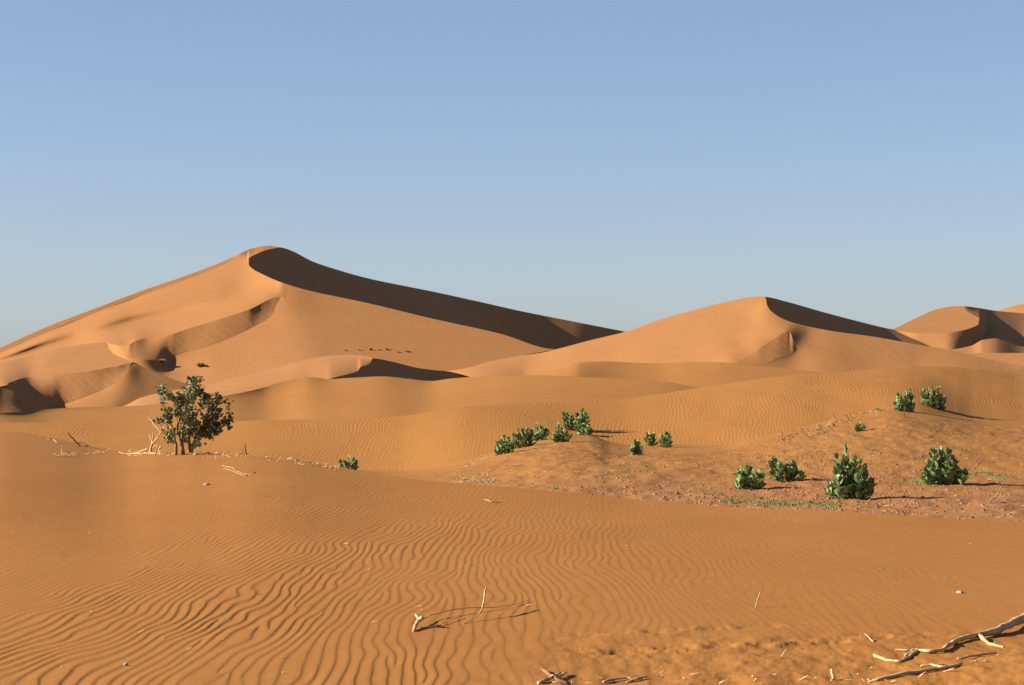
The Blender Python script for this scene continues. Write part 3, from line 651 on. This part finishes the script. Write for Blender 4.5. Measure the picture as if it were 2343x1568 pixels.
shrub('floor', 1944, 1140, 'tallest green shrub, a leafy column above a wider base on trampled sand',
      [(-30, 112), (-22, 90), (-8, 122), (12, 105), (20, 95), (-2, 75), (-32, 62), (-42, 36), (-28, 45), (-12, 50), (8, 60), (28, 78), (40, 66), (48, 50), (36, 40), (20, 45), (-48, 22), (50, 26), (0, 30), (2, 96), (-16, 60)], leaf=.13, seed=11)
shrub('floor', 2158, 1108, 'broad cone-shaped green shrub on its own at the right edge of the trampled sand',
      [(-22, 88), (-6, 92), (8, 84), (18, 66), (-34, 64), (-40, 44), (-48, 28), (-28, 40), (-14, 60), (0, 62), (12, 50), (28, 56), (38, 44), (48, 30), (34, 24), (-44, 18), (20, 30), (-10, 34), (44, 38), (5, 70)], leaf=.145, seed=12)
shrub('floor', 1715, 1119, 'low round green shrub beside the strip of short grass, left of a similar one',
      [(-26, 44), (-14, 52), (-2, 56), (10, 54), (22, 52), (30, 44), (-30, 28), (-18, 34), (0, 36), (14, 32), (28, 26), (-8, 28)], leaf=.135, seed=13)
shrub('floor', 1800, 1102, 'low green shrub with a raised left end behind the strip of short grass',
      [(-32, 56), (-24, 52), (-12, 40), (2, 44), (14, 46), (24, 38), (34, 32), (-34, 30), (-18, 26), (0, 28), (18, 26), (32, 20), (-2, 34)], leaf=.13, seed=14)
G1 = 'green shrubs in a row on the low mound'
shrub('floor', 1158, 1038, 'leafy shrub at the lower left end of the row on the mound', [(-20, 30), (-14, 38), (-4, 42), (6, 46), (16, 48), (-22, 20), (0, 26), (14, 26)], leaf=.125, seed=15, group=G1)
shrub('floor', 1196, 1024, 'leafy shrub with the topmost pale leaf, second from the lower left of the row', [(-20, 40), (-10, 46), (0, 42), (10, 44), (18, 40), (-14, 26), (6, 24), (20, 26)], leaf=.13, seed=16, group=G1)
shrub('floor', 1236, 1008, 'leafy shrub third in the row, just left of the gap on the mound', [(-18, 34), (-8, 40), (2, 42), (10, 38), (16, 30), (-12, 22), (8, 22)], leaf=.125, seed=17, group=G1)
shrub('floor', 1282, 1011, 'small low shrub in front of the biggest one on the mound', [(-18, 30), (-8, 28), (4, 36), (14, 30), (20, 22), (-14, 16), (8, 16), (-6, 52)], leaf=.12, seed=18, group=G1)
shrub('mound', 1316, 986, 'biggest shrub on the mound, casting a forked shadow up the slope', [(-26, 40), (-20, 46), (-8, 44), (4, 48), (16, 54), (24, 50), (28, 38), (-24, 24), (-10, 26), (6, 28), (20, 26), (-16, 36)], leaf=.13, seed=19, group=G1)
shrub('floor', 1337, 995, 'small shrub at the right end of the row on the mound', [(-14, 26), (-4, 30), (6, 32), (14, 24), (-10, 16), (8, 14)], leaf=.12, seed=20, group=G1)
G2 = 'three small shrubs on a sandy hump'
shrub('floor', 1456, 1041, 'front left shrub of the three small ones on the hump', [(-12, 30), (-4, 34), (6, 32), (12, 24), (-14, 20), (2, 20)], leaf=.115, seed=21, group=G2)
shrub('floor', 1489, 1021, 'slim middle shrub of the three small ones on the hump', [(-8, 32), (0, 36), (7, 30), (-4, 22), (5, 18)], leaf=.12, seed=22, group=G2)
shrub('floor', 1521, 1024, 'right hand shrub of the three small ones, with the long dark shadow', [(-8, 34), (0, 38), (8, 34), (12, 24), (-6, 22), (5, 20)], leaf=.12, seed=23, group=G2)
G3 = 'green shrubs near the top of the rippled slope'
shrub('mound', 2070, 944, 'rounded shrub left of its neighbour below the crest of the rippled slope', [(-16, 42), (-8, 46), (0, 48), (10, 54), (16, 44), (20, 30), (-20, 26), (-10, 24), (6, 28), (-18, 34)], leaf=.135, seed=24, group=G3)
shrub('mound', 2134, 933, 'pointed shrub with a round dark shadow on the sand bank beside it', [(-22, 38), (-12, 46), (0, 58), (8, 50), (18, 42), (25, 34), (-24, 26), (-8, 28), (10, 26), (22, 20), (-2, 44)], leaf=.14, seed=25, group=G3)
shrub('floor', 1966, 987, 'small dark green shrub alone among straw on the slope', [(-7, 16), (0, 20), (6, 20), (10, 14), (-9, 10)], leaf=.1, seed=26)
shrub('floor', 2006, 937, 'tiny upright green shoot among dead stubble on the slope', [(-2, 12), (2, 15), (3, 8)], leaf=.06, seed=27)
shrub('floor', 797, 1082, 'dark shrub half hidden behind the crest of the foreground dune', [(-18, 30), (-10, 36), (0, 38), (10, 34), (18, 30), (-14, 22), (6, 22), (16, 18), (-4, 26)], leaf=.1, seed=28)
shrub('floor', 1272, 1121, 'tiny bright green seedling at the edge of the foreground sand', [(-3, 7), (3, 9)], leaf=.05, seed=29)
for (u, v, w, h, lab, sd) in [(370, 829, 16, 8, 'yellowish tuft at the edge of the dark shadow on the great dune', 1), (459, 839, 18, 9, 'round olive tuft on the sand flat below the great dune', 2), (474, 840, 5, 3, 'tiny tuft just right of the olive one below the great dune', 3)]:
    P = hit('main', u, v); s = P.y/F; r = random.Random(sd); q = []
    for k in range(120):
        a = r.uniform(0, 6.28); e = r.uniform(.1, 1.4); b = Vector((r.uniform(-.3, .3)*w*s, r.uniform(-.3, .3)*w*s, 0)); t = b+Vector((math.cos(a)*math.cos(e)*w*.5*s, math.sin(a)*math.cos(e)*w*.5*s, math.sin(e)*h*s)); sd_ = Vector((-math.sin(a), math.cos(a), 0))*.10
        q.append(([b-sd_, b+sd_, t+sd_*.4, t-sd_*.4], [(0, 1, 2, 3)]))
    V, Fc = join(q); o = mesh_obj('grass_tuft', V, Fc, m_tuft if sd != 1 else m_straw, None, False, loc=P); tag(o, lab, 'tuft', 'far tufts on the great dune')
for n_, (u, v, w, h, lab) in enumerate([(790, 803, 6, 3, 'leftmost faint tuft of the row far out on the great dune'), (822, 802, 6, 3, 'second faint tuft of the far row, left of the dark one'), (848, 801, 9, 5, 'darkest tuft in the middle of the far row'), (866, 801, 6, 3, 'faint tuft between the two dark ones of the far row'), (885, 801, 9, 5, 'dark tuft right of the middle of the far row'), (912, 807, 7, 3, 'pale tuft lowest in the far row'), (932, 805, 11, 4, 'widest tuft at the right end of the far row')]):
    P = hit('main', u, v); s = P.y/F; r = random.Random(n_+40); q = []
    for k in range(22):
        a = r.uniform(0, 6.28); e = r.uniform(.1, 1.4); b = Vector((r.uniform(-.3, .3)*w*s, r.uniform(-.3, .3)*w*s, 0)); t = b+Vector((math.cos(a)*math.cos(e)*w*.5*s, math.sin(a)*math.cos(e)*w*.5*s, math.sin(e)*h*s)); sd_ = Vector((-math.sin(a), math.cos(a), 0))*.10
        q.append(([b-sd_, b+sd_, t+sd_*.4, t-sd_*.4], [(0, 1, 2, 3)]))
    V, Fc = join(q); o = mesh_obj('grass_tuft', V, Fc, m_straw if n_ % 2 else m_tuft, None, False, loc=P); tag(o, lab, 'tuft', 'far tufts on the great dune')

# ------------------------------------------------------------------ the tall woody bush on the foreground crest
def big_bush():
    r = random.Random(5); base = hit('fg', 430, 1037.5); base.y -= .15; s = base.y/F
    root = empty('woody_bush', base); tag(root, 'tall woody bush with several brown trunks and small rounded leaves on the foreground crest', 'bush')
    def W(zx, zy): return Vector(((302.4+zx*.1389-430)*s, 0, (1038-(846.8+zy*.1389))*s))
    clus = [(510,260),(540,340),(590,370),(500,490),(540,540),(620,450),(745,430),(740,500),(960,180),(1050,190),(1140,160),(880,270),(1070,250),(960,340),(1080,320),(1170,330),(870,430),(950,420),(1050,440),(1150,390),(860,520),(940,540),(1080,520),(1250,450),(1340,460),(1460,410),(1440,500),(1600,520),(1350,550),(1240,540),(640,650),(740,580),(820,640),(900,640),(1000,650),(1130,610),(1280,640),(1390,630),(1470,690),(1600,710),(560,750),(650,760),(430,840),(500,850),(780,720),(900,740),(1000,760),(1100,740),(1200,740),(1300,740),(1420,770),(1610,830),(1560,870),(780,880),(880,850),(1000,860),(1120,880),(1220,880),(1330,880),(1430,880),(1500,920),(1620,930),(640,960),(650,1030),(760,1000),(880,980),(900,1050),(1050,960),(1150,980),(1250,1000),(1350,980),(1440,1020),(1110,1090),(1240,1080),(1330,1090),(830,1100),(650,1170),(900,1190),(1180,1230),(1080,1280),
            (700,700),(850,800),(950,800),(1150,820),(1260,820),(1380,830),(1060,900),(1190,930),(960,920),(1300,930),(1400,950),(980,1040),(1180,1050)]
    # four trunks fan out from the base
    nodes_ = []; trunks = []
    for (bx, by), mids in [((740, 1370), [(735, 1180), (700, 1000), (620, 800)]), ((860, 1350), [(800, 1120), (760, 950), (800, 700), (830, 520)]), ((870, 1350), [(850, 1130), (880, 900), (960, 650), (980, 420)]), ((985, 1290), [(970, 1080), (1040, 900), (1130, 640)]), ((1000, 1300), [(1080, 1110), (1200, 950), (1330, 800)])]:
        pts = [W(bx, by)+Vector((0, r.uniform(-.05, .05), -.04))]; yy = r.uniform(-.12, .12)
        for i, m_ in enumerate(mids): p = W(*m_); p.y = yy*(i+1)*.5; pts.append(p)
        fine = []
        for a, b in zip(pts[:-1], pts[1:]): fine += wiggle(a, b, 4, .03, r)[:-1]
        fine.append(pts[-1]); n = len(fine)
        V, Fc = tube(fine, [.021-.013*i/(n-1) for i in range(n)], 7, .08, r); mesh_obj('trunk', V, Fc, m_bark, root)
        trunks += fine[3:]
    nodes_ = [(p, p.z) for p in trunks]
    lv, extra = 0, []
    order = sorted(clus, key=lambda c: (c[0]-950)**2+(c[1]-1100)**2)
    tw = []
    for c in order:
        t = W(*c); t.y = r.uniform(-.30, .30)*(1-abs(t.x)/.75)
        best = min(nodes_, key=lambda q: (q[0]-t).length+max(0, q[0].z-t.z)*1.5)
        a = best[0]; pts = wiggle(a, t, 4, .05, r); n = len(pts)
        tw.append(tube(pts, [.0065-.0035*i/(n-1) for i in range(n)], 5)); nodes_.append((t, t.z)); nodes_.append((a.lerp(t, .6), 0))
        for k in range(r.choice((17, 20, 22))):
            an = r.uniform(0, 6.28); el = r.uniform(.1, 1.35); d = Vector((math.cos(an)*math.cos(el), math.sin(an)*math.cos(el), math.sin(el)*.9-.1))
            back = (t-a).normalized()*r.uniform(0, .10)+Vector((r.gauss(0, .024), r.gauss(0, .02), r.gauss(0, .024)))
            M_ = orient(t-back, d, Vector((0, 0, 1)), r.uniform(.036, .074), r.uniform(-.8, .8))
            src = r.choice(OLD) if r.random() < .9 else r.choice(LEAVES)
            if lv < 300:
                o = mesh_obj('leaf', None, None, None, root, mesh=src[0]); o.matrix_local = M_; lv += 1
            else: extra.append(([M_ @ Vector(v) for v in src[1]], src[2]))
    for q in tw: mesh_obj('twig', q[0], q[1], m_bark, root)
    V, Fc = join(extra); o = mesh_obj('foliage', V, Fc, m_leaf_old, root); o['kind'] = 'stuff'
    return root
big_bush()

# ------------------------------------------------------------------ dead wood
def wood(name, label, cat, body, paths, mat, group=None, seg=6, seed=3, lift=0.0, jit=.15, part='branch'):
    """paths: lists of (u, v, height above the sand, radius) in picture units on the body's surface"""
    r = random.Random(seed); u0, v0 = paths[0][0][0], paths[0][0][1]; P = hit(body, u0, v0); root = None
    if len(paths) > 1: root = empty(name, P)
    for path in paths:
        pts, rad = [], []
        for (u, v, h, rr) in path:
            Q = hit(body, u, min(v+h, 1560)) if h else hit(body, u, v)
            s = Q.y/F; pts.append(Vector((Q.x, Q.y, Q.z+h*s+lift+rr*s*.5))-P); rad.append(rr*s)
        f, fr = [], []
        for i in range(len(pts)-1):
            L = (pts[i+1]-pts[i]).length
            for k in range(4):
                t = k/4; w = 1 if k else 0
                f.append(pts[i].lerp(pts[i+1], t)+Vector((r.uniform(-1, 1), r.uniform(-1, 1), r.uniform(-.5, .8)))*L*.022*w); fr.append(rad[i]*(1-t)+rad[i+1]*t)
        f.append(pts[-1]); fr.append(rad[-1])
        V, Fc = tube(f, fr, seg, jit, r)
        if root: mesh_obj(part, V, Fc, mat, root)
        else:
            root = mesh_obj(name, V, Fc, mat, None, loc=P); tag(root, label, cat, group); return root
    tag(root, label, cat, group); return root
wood('forked_branch', 'bleached forked stick with a long thin twig lying on the rippled sand', 'branch', 'fg',
     [[(946, 1446, 0, 4), (953, 1430, 8, 4.5), (958, 1420, 14, 4.5), (966, 1414, 24, 3.5)], [(958, 1420, 14, 3.5), (955, 1414, 20, 3.2), (951, 1408, 22, 3)],
      [(957, 1424, 10, 2.0), (985, 1408, 10, 1.5), (1030, 1397, 12, 1.4), (1080, 1391, 10, 1.2), (1130, 1390, 6, 1.0), (1175, 1384, 4, .8), (1215, 1372, 3, .5)],
      [(962, 1437, 3, 1.4), (1000, 1432, 4, 1.2), (1030, 1420, 4, 1.0), (1055, 1411, 4, .7)],
      [(1060, 1428, 0, 1.0), (1085, 1416, 6, 1.3), (1100, 1400, 16, 1.8), (1107, 1375, 34, 2.2), (1112, 1345, 52, 2.0)], [(1110, 1382, 30, .8), (1130, 1372, 34, .7), (1150, 1360, 38, .4)]], m_dead, jit=.1)
wood('fallen_branch', 'thick crooked bleached branch reaching in from the right edge of the foreground', 'branch', 'fg',
     [[(2395, 1395, 12, 11), (2342, 1418, 12, 9.5), (2310, 1434, 10, 8), (2272, 1450, 6, 8), (2235, 1456, 5, 6), (2205, 1462, 5, 5.5), (2180, 1472, 4, 5.5), (2155, 1490, 4, 4.5), (2125, 1492, 4, 4), (2095, 1488, 3, 3.2), (2070, 1500, 2, 2.6)],
      [(2100, 1488, 2, 4), (2080, 1505, 0, 4), (2058, 1516, 0, 3.5), (2028, 1512, 0, 3), (2000, 1502, 2, 4)],
      [(2240, 1458, 4, 5), (2262, 1475, 0, 3.5), (2295, 1482, 0, 2.5)], [(2090, 1490, 3, 2), (2070, 1488, 5, 1.5), (2048, 1486, 4, 1)]], m_dead, seg=9, seed=8, jit=.24)
wood('fallen_branch', 'lower thin bleached branch half buried in the bottom right corner', 'branch', 'fg',
     [[(2200, 1520, 2, 3), (2160, 1530, 3, 4), (2110, 1538, 3, 5), (2060, 1545, 3, 5), (2010, 1556, 2, 4), (1985, 1563, 0, 3)], [(2160, 1530, 3, 3), (2130, 1522, 5, 2.5), (2105, 1525, 3, 2)], [(2280, 1495, 2, 2), (2240, 1500, 2, 3), (2190, 1508, 2, 2)]], m_dead, seed=9)
wood('fallen_branch', 'brown stick crossing pale splinters at the middle of the bottom edge', 'branch', 'fg', [[(1238, 1532, 4, 4), (1256, 1546, 4, 5), (1275, 1560, 2, 5), (1300, 1566, 0, 3)]], m_deadbr, seed=10)
wood('wood_splinter', 'pale splinter slanting up to the right over the brown stick at the bottom edge', 'splinter', 'fg', [[(1232, 1566, 0, 5), (1262, 1552, 5, 4), (1282, 1540, 8, 2)]], m_dead, 'pale splinters at the bottom edge', seed=11)
wood('wood_splinter', 'short pale splinter just right of the one over the brown stick', 'splinter', 'fg', [[(1272, 1556, 0, 3), (1286, 1546, 4, 3.5), (1296, 1538, 5, 2)]], m_dead, 'pale splinters at the bottom edge', seed=12)
wood('wood_splinter', 'pale twiggy splinter beside a dark hollow at the bottom edge', 'splinter', 'fg', [[(1380, 1562, 0, 3), (1400, 1556, 3, 3), (1432, 1552, 3, 1.5)]], m_dead, 'pale splinters at the bottom edge', seed=13)
wood('wood_splinter', 'rightmost pale splinter of the few at the middle of the bottom edge', 'splinter', 'fg', [[(1432, 1562, 0, 2), (1455, 1556, 3, 3.5), (1480, 1549, 3, 2)]], m_dead, 'pale splinters at the bottom edge', seed=14)
wood('wood_splinter', 'upright pale splinter near the bottom edge left of the half buried branch', 'splinter', 'fg', [[(1907, 1556, 0, 4), (1904, 1545, 10, 4), (1902, 1532, 22, 3)]], m_dead, 'pale splinters at the bottom edge', seed=15)
wood('upright_straw', 'thin dry straw standing in the middle of the rippled sand', 'straw', 'fg', [[(1728, 1392, 0, 1.4), (1733, 1372, 18, 1.6), (1740, 1352, 36, 1.2)]], m_straw, seed=16)
wood('upright_straw', 'flat dry straw leaning left above the crooked branch', 'straw', 'fg', [[(1998, 1470, 0, 1.6), (1988, 1460, 6, 1.8), (1978, 1450, 12, 1.2)]], m_straw, seed=17)
wood('dead_bush', 'bleached dead bush left of the woody bush on the foreground crest', 'dead wood', 'fg',
     [[(343, 1036, 0, 3.5), (346, 1020, 14, 3), (349, 1005, 30, 2.2), (352, 985, 50, 1.2)], [(347, 1012, 22, 2.2), (358, 1000, 34, 1.8), (368, 985, 50, 1.6), (377, 968, 66, 1)], [(348, 1008, 26, 1.4), (342, 992, 42, 1)], [(353, 1000, 30, 1.2), (358, 988, 44, .8)],
      [(362, 1036, 0, 2.5), (364, 1024, 10, 2.2), (368, 1017, 18, 2)], [(356, 1034, 0, 2), (357, 1026, 8, 1.6)], [(338, 1022, 12, 1.3), (325, 1030, 6, 1.2), (312, 1036, 0, 1)], [(349, 1018, 14, 1), (358, 1010, 22, 1), (360, 1018, 14, 1)],
      [(375, 1036, 0, 1.6), (270, 1040, 0, 1.2)][:1]+[(332, 1038, 1, 1.8), (308, 1039, 1, 1.6), (290, 1040, 0, 1.2), (272, 1036, 2, 1)], [(330, 940, 100, .5), (338, 952, 86, .8), (350, 966, 70, .9), (368, 985, 50, 1)]], m_dead, seed=20)
wood('dead_branch', 'thin dead branch leaning on the sand behind the crest at the left', 'branch', 'fg', [[(182, 1021, 0, 2.2), (172, 1010, 10, 1.8), (162, 1000, 20, 1.4), (154, 990, 30, .8)], [(178, 1018, 3, 1.2), (186, 1022, 0, 1)], [(176, 1014, 6, 1), (190, 1013, 4, .8), (203, 1021, 0, .8)]], m_deadbr, seed=21)
wood('dead_branch', 'pale bent twig leftmost on the crest of the foreground dune', 'branch', 'fg', [[(130, 1014, 0, 1), (122, 1006, 6, 1), (111, 1002, 9, 1), (110, 1009, 2, .8)]], m_dead, seed=22)
wood('dead_branch', 'single upright twig below the pale bent one on the left crest', 'branch', 'fg', [[(141, 1044, 0, .8), (141, 1030, 12, .8), (142, 1018, 24, .5)], [(138, 1045, 0, .8), (150, 1040, 4, .8), (158, 1036, 7, .5)]], m_dead, seed=23)
wood('wood_stump', 'short brown stump with a broken stick leaning on it right of the woody bush', 'stump', 'fg', [[(563, 1031, 0, 2.2), (561, 1020, 12, 2.0), (559, 1006, 26, 1.6)], [(546, 1034, 0, 1.6), (555, 1026, 6, 1.6), (560, 1022, 10, 1.2)], [(550, 1022, 8, 1), (556, 1016, 14, .8), (560, 1012, 18, .6)]], m_deadbr, seed=24)
wood('wood_stump', 'little dark stub standing on the slope below the tiny shoot', 'stump', 'floor', [[(1908, 975, 0, 1.8), (1905, 969, 7, 1.6)]], m_deadbr, seed=25)
wood('wood_stump', 'brown peg just below the rounded shrub near the slope crest', 'stump', 'floor', [[(2068, 954, 0, 1.2), (2067, 945, 10, 1.0)]], m_deadbr, seed=26)
wood('dead_branch', 'dry twiggy branch standing on trampled sand at the far right', 'branch', 'floor', [[(2262, 1152, 0, 1.5), (2276, 1140, 8, 1.8), (2284, 1128, 18, 1.4), (2289, 1116, 28, 1), (2310, 1115, 28, .6)], [(2282, 1130, 16, 1.2), (2280, 1120, 26, 1), (2281, 1115, 30, .5)]], m_straw, seed=27)
wood('dead_branch', 'short slanting twig right of the dry twiggy branch', 'branch', 'floor', [[(2303, 1143, 0, .8), (2309, 1132, 9, .8), (2313, 1124, 16, .5)]], m_straw, seed=28)
wood('fallen_branch', 'pair of pale sticks crossed on the sand below the stump', 'branch', 'fg', [[(508, 1066, 0, .7), (530, 1070, 1, .8), (555, 1085, 1, .8), (575, 1087, 0, .6)], [(510, 1072, 0, .6), (540, 1082, 1, .7), (560, 1090, 0, .6)], [(562, 1090, 0, .8), (584, 1080, 0, .6)]], m_straw, seed=29)
wood('fallen_branch', 'faint curved straw lying alone below the crest in the middle', 'branch', 'fg', [[(1108, 1143, 0, 1), (1122, 1149, 1, 1.2), (1146, 1150, 0, 1)]], m_straw, seed=30)

def rock(name, body, u, v, w, h, mat, label, cat='stone', seed=0, group=None):
    r = random.Random(seed); P = hit(body, u, v); s = P.y/F
    V, Fc = [], []; n = 8; m_ = 5
    for i in range(m_+1):
        th = math.pi*i/m_
        for k in range(n): a = 2*math.pi*k/n; q = 1+r.uniform(-.22, .22); V.append((math.cos(a)*math.sin(th)*w*s*.5*q, math.sin(a)*math.sin(th)*w*s*.4*q, math.cos(th)*h*s*.6*q+h*s*.25))
    for i in range(m_):
        for k in range(n): a = i*n+k; b = i*n+(k+1) % n; Fc.append((a, b, b+n, a+n))
    o = mesh_obj(name, V, Fc, mat, None, False, loc=P); tag(o, label, cat, group); return o
rock('stone', 'fg', 287, 1523, 14, 8, m_stone, 'small whitish stone near the bottom left of the rippled sand', seed=1)
rock('stone', 'fg', 472, 1110, 16, 5, m_stone, 'flat pale stone on the sand below the woody bush', seed=2)
rock('stone', 'fg', 2196, 1357, 18, 7, m_stone, 'crumpled pale scrap on the sand above the crooked branch', 'scrap', seed=3)
rock('stone', 'fg', 1004, 1420-20, 8, 4, m_stone, 'little chip of pale rock below the thin twig', seed=4) if False else None
rock('stone', 'fg', 1108, 1399+0, 9, 5, m_stone, 'small chip of pale rock just below the thin twig of the forked stick', seed=5) if False else None
for k, (u, v, w, lab) in enumerate([(1852, 1151, 9, 'left dark stone of the three lying on the short grass'), (1866, 1157, 8, 'lowest dark stone of the three on the short grass'), (1873, 1154, 9, 'right dark stone of the three lying on the short grass')]):
    rock('stone', 'floor', u, v, w, w*.75, m_dung, lab, seed=10+k, group='dark stones on the grass')

# ------------------------------------------------------------------ things nobody could count
def clods():
    r = random.Random(77); q = []
    for k in range(9000):
        u = r.triangular(980, 2420, 1850); v = r.uniform(965, 1190)
        if u < 1600 and v < 1110 and r.random() < .55: continue
        top = np.interp(u, [980, 1100, 1300, 1450, 1640, 1840, 1960, 2060, 2150, 2342], [1085, 1060, 1000, 1020, 1022, 985, 955, 940, 945, 1010])
        if v < top+r.uniform(0, 10): continue
        if u > 1900 and v < 1040 and r.random() < .8: continue
        dens = vnoise(np.array([u/70.]), np.array([v/22.]))[0]+.5
        if r.random() > dens*.9+.15+max(0, (v-1110)/120): continue
        P = hit('floor', u, v); w = r.choice((.008, .012, .018, .030))*r.uniform(.6, 1.3)
        a0 = r.uniform(0, 6.28); V = [P+Vector((math.cos(a0+1.05*i)*w*r.uniform(.6, 1.4), math.sin(a0+1.05*i)*w*r.uniform(.6, 1.4), -.2*w)) for i in range(6)]
        V += [P+Vector((math.cos(a0+2.1*i)*w*r.uniform(.2, .6), math.sin(a0+2.1*i)*w*r.uniform(.2, .6), w*r.uniform(.3, .7))) for i in range(3)]
        q.append((V, [(0, 1, 6), (1, 2, 7, 6), (2, 3, 7), (3, 4, 8, 7), (4, 5, 8), (5, 0, 6, 8), (6, 7, 8)]))
    V, Fc = join(q); o = mesh_obj('sand_clods', V, Fc, m_clod, None, False); tag(o, 'dark clods of trampled red sand scattered over the valley floor', 'clods', kind='stuff')
clods()
def litter(name, body, n, region, label, mat, L=(.03, .12), wd=.008, seed=5, flat=.25, bias=None):
    r = random.Random(seed); q = []
    for k in range(n):
        u, v = region(r)
        P = hit(body, u, v); a = r.uniform(-.7, .7)+(math.pi if r.random() < .5 else 0); l = r.uniform(*L)*r.choice((.5, 1, 1)); el = r.gauss(0, flat)
        d = Vector((math.cos(a)*math.cos(el), math.sin(a)*math.cos(el), abs(math.sin(el)))); c = d.cross(Vector((0, 0, 1))).normalized()*wd*r.uniform(.5, 1.3)
        mid_ = P+d*l*.5+Vector((0, 0, r.uniform(.001, .007)))+c*r.uniform(-2, 2); e = P+d*l+Vector((0, 0, .004)); up = Vector((0, 0, wd*.8)); b = P+Vector((0, 0, .002))
        V = [b-c, b+c, b+up, mid_-c, mid_+c, mid_+up*1.2, e-c*.5, e+c*.5, e+up*.6]
        q.append((V, [(0, 2, 5, 3), (2, 1, 4, 5), (3, 5, 8, 6), (5, 4, 7, 8)]))
    V, Fc = join(q); o = mesh_obj(name, V, Fc, mat, None, False); tag(o, label, 'litter', kind='stuff')
def reg_floor(r):
    while True:
        u = r.uniform(1000, 2360); v = r.uniform(950, 1188)
        top = np.interp(u, [980, 1100, 1300, 1450, 1640, 1840, 1960, 2060, 2150, 2342], [1085, 1055, 1000, 1022, 1024, 985, 955, 945, 950, 1050])
        if v > top+3: return u, v
litter('straw_litter', 'floor', 620, reg_floor, 'short pale straws and bark chips scattered over the trampled sand', m_straw, L=(.015, .11), wd=.0055, seed=5)
def reg_band(pts, w):
    def f(r):
        i = r.randrange(len(pts)-1); t = r.random(); a, b = pts[i], pts[i+1]
        return a[0]+(b[0]-a[0])*t+r.gauss(0, w*1.5), a[1]+(b[1]-a[1])*t+r.gauss(0, w)
    return f
litter('straw_litter', 'floor', 150, reg_band([(1040, 1100), (1100, 1102), (1130, 1102)], 2.2), 'heap of yellow straw at the foot of the slope behind the crest', m_straw, L=(.05, .16), wd=.006, seed=6, flat=.5)
litter('straw_litter', 'floor', 120, reg_band([(1060, 1075), (1100, 1050), (1140, 1042)], 3), 'loose straw trail climbing towards the row of shrubs', m_straw, L=(.03, .09), wd=.005, seed=7)
litter('straw_litter', 'floor', 130, reg_band([(1840, 1000), (1900, 975), (1960, 950), (2040, 935)], 4), 'band of stubble and bark chips along the upper slope', m_straw, L=(.04, .13), wd=.008, seed=8, flat=.6)
litter('bark_litter', 'floor', 70, reg_band([(1780, 1010), (1850, 990), (1900, 975), (1960, 955)], 6), 'dark broken stubble along the upper slope', m_deadbr, L=(.04, .14), wd=.012, seed=9, flat=.7)
litter('wood_litter', 'fg', 190, reg_band([(270, 1041), (345, 1040), (400, 1040), (470, 1040), (560, 1043), (650, 1053), (730, 1066), (775, 1074)], 3.2), 'pale bark chips, leaves and splinters along the foreground crest', m_dead, L=(.012, .07), wd=.007, seed=10, flat=.5)
litter('wood_litter', 'fg', 60, reg_band([(120, 1044), (170, 1040), (250, 1036)], 2.0), 'scattered pale twigs along the left end of the crest', m_dead, L=(.02, .09), wd=.005, seed=11, flat=.5)
litter('wood_litter', 'fg', 46, lambda r: (r.uniform(100, 2300), 1568-460*r.random()**1.3), 'tiny pale chips scattered over the rippled sand', m_straw, L=(.01, .05), wd=.004, seed=12, flat=.3)
litter('wood_litter', 'fg', 40, reg_band([(1230, 1562), (1420, 1560), (1500, 1556), (1900, 1552), (2050, 1560), (2300, 1500)], 5), 'pale splinters and leaf scraps along the bottom edge', m_dead, L=(.015, .06), wd=.005, seed=13, flat=.4)

def grass(label, region, n, hgt, seed):
    r = random.Random(seed); q = []
    for k in range(n):
        u, v = region(r); P = hit('floor', u, v); a = r.uniform(0, 6.28); h = hgt*r.uniform(.4, 1.2); c = Vector((math.cos(a), math.sin(a), 0))*.0045
        t = P+Vector((r.uniform(-1, 1)*.03, r.uniform(-1, 1)*.03, h))
        q.append(([P-c, P+c, t], [(0, 1, 2)]))
    V, Fc = join(q); o = mesh_obj('short_grass', V, Fc, m_grass, None, False); tag(o, label, 'grass', kind='stuff')
grass('strip of short green grass between the low shrubs and the foreground sand', reg_band([(1650, 1146), (1710, 1148), (1760, 1152), (1800, 1152), (1840, 1153), (1880, 1156), (1910, 1158)], 3.6), 2600, .025, 3)
grass('sparse green grass around the foot of the cone-shaped shrub', reg_band([(2085, 1102), (2120, 1106), (2150, 1108)], 3), 900, .03, 4)
grass('thin arc of green grass right of the cone-shaped shrub', reg_band([(2215, 1100), (2212, 1084), (2250, 1082), (2290, 1090), (2298, 1094), (2260, 1094)], 1.6), 1100, .03, 5)
print('done')
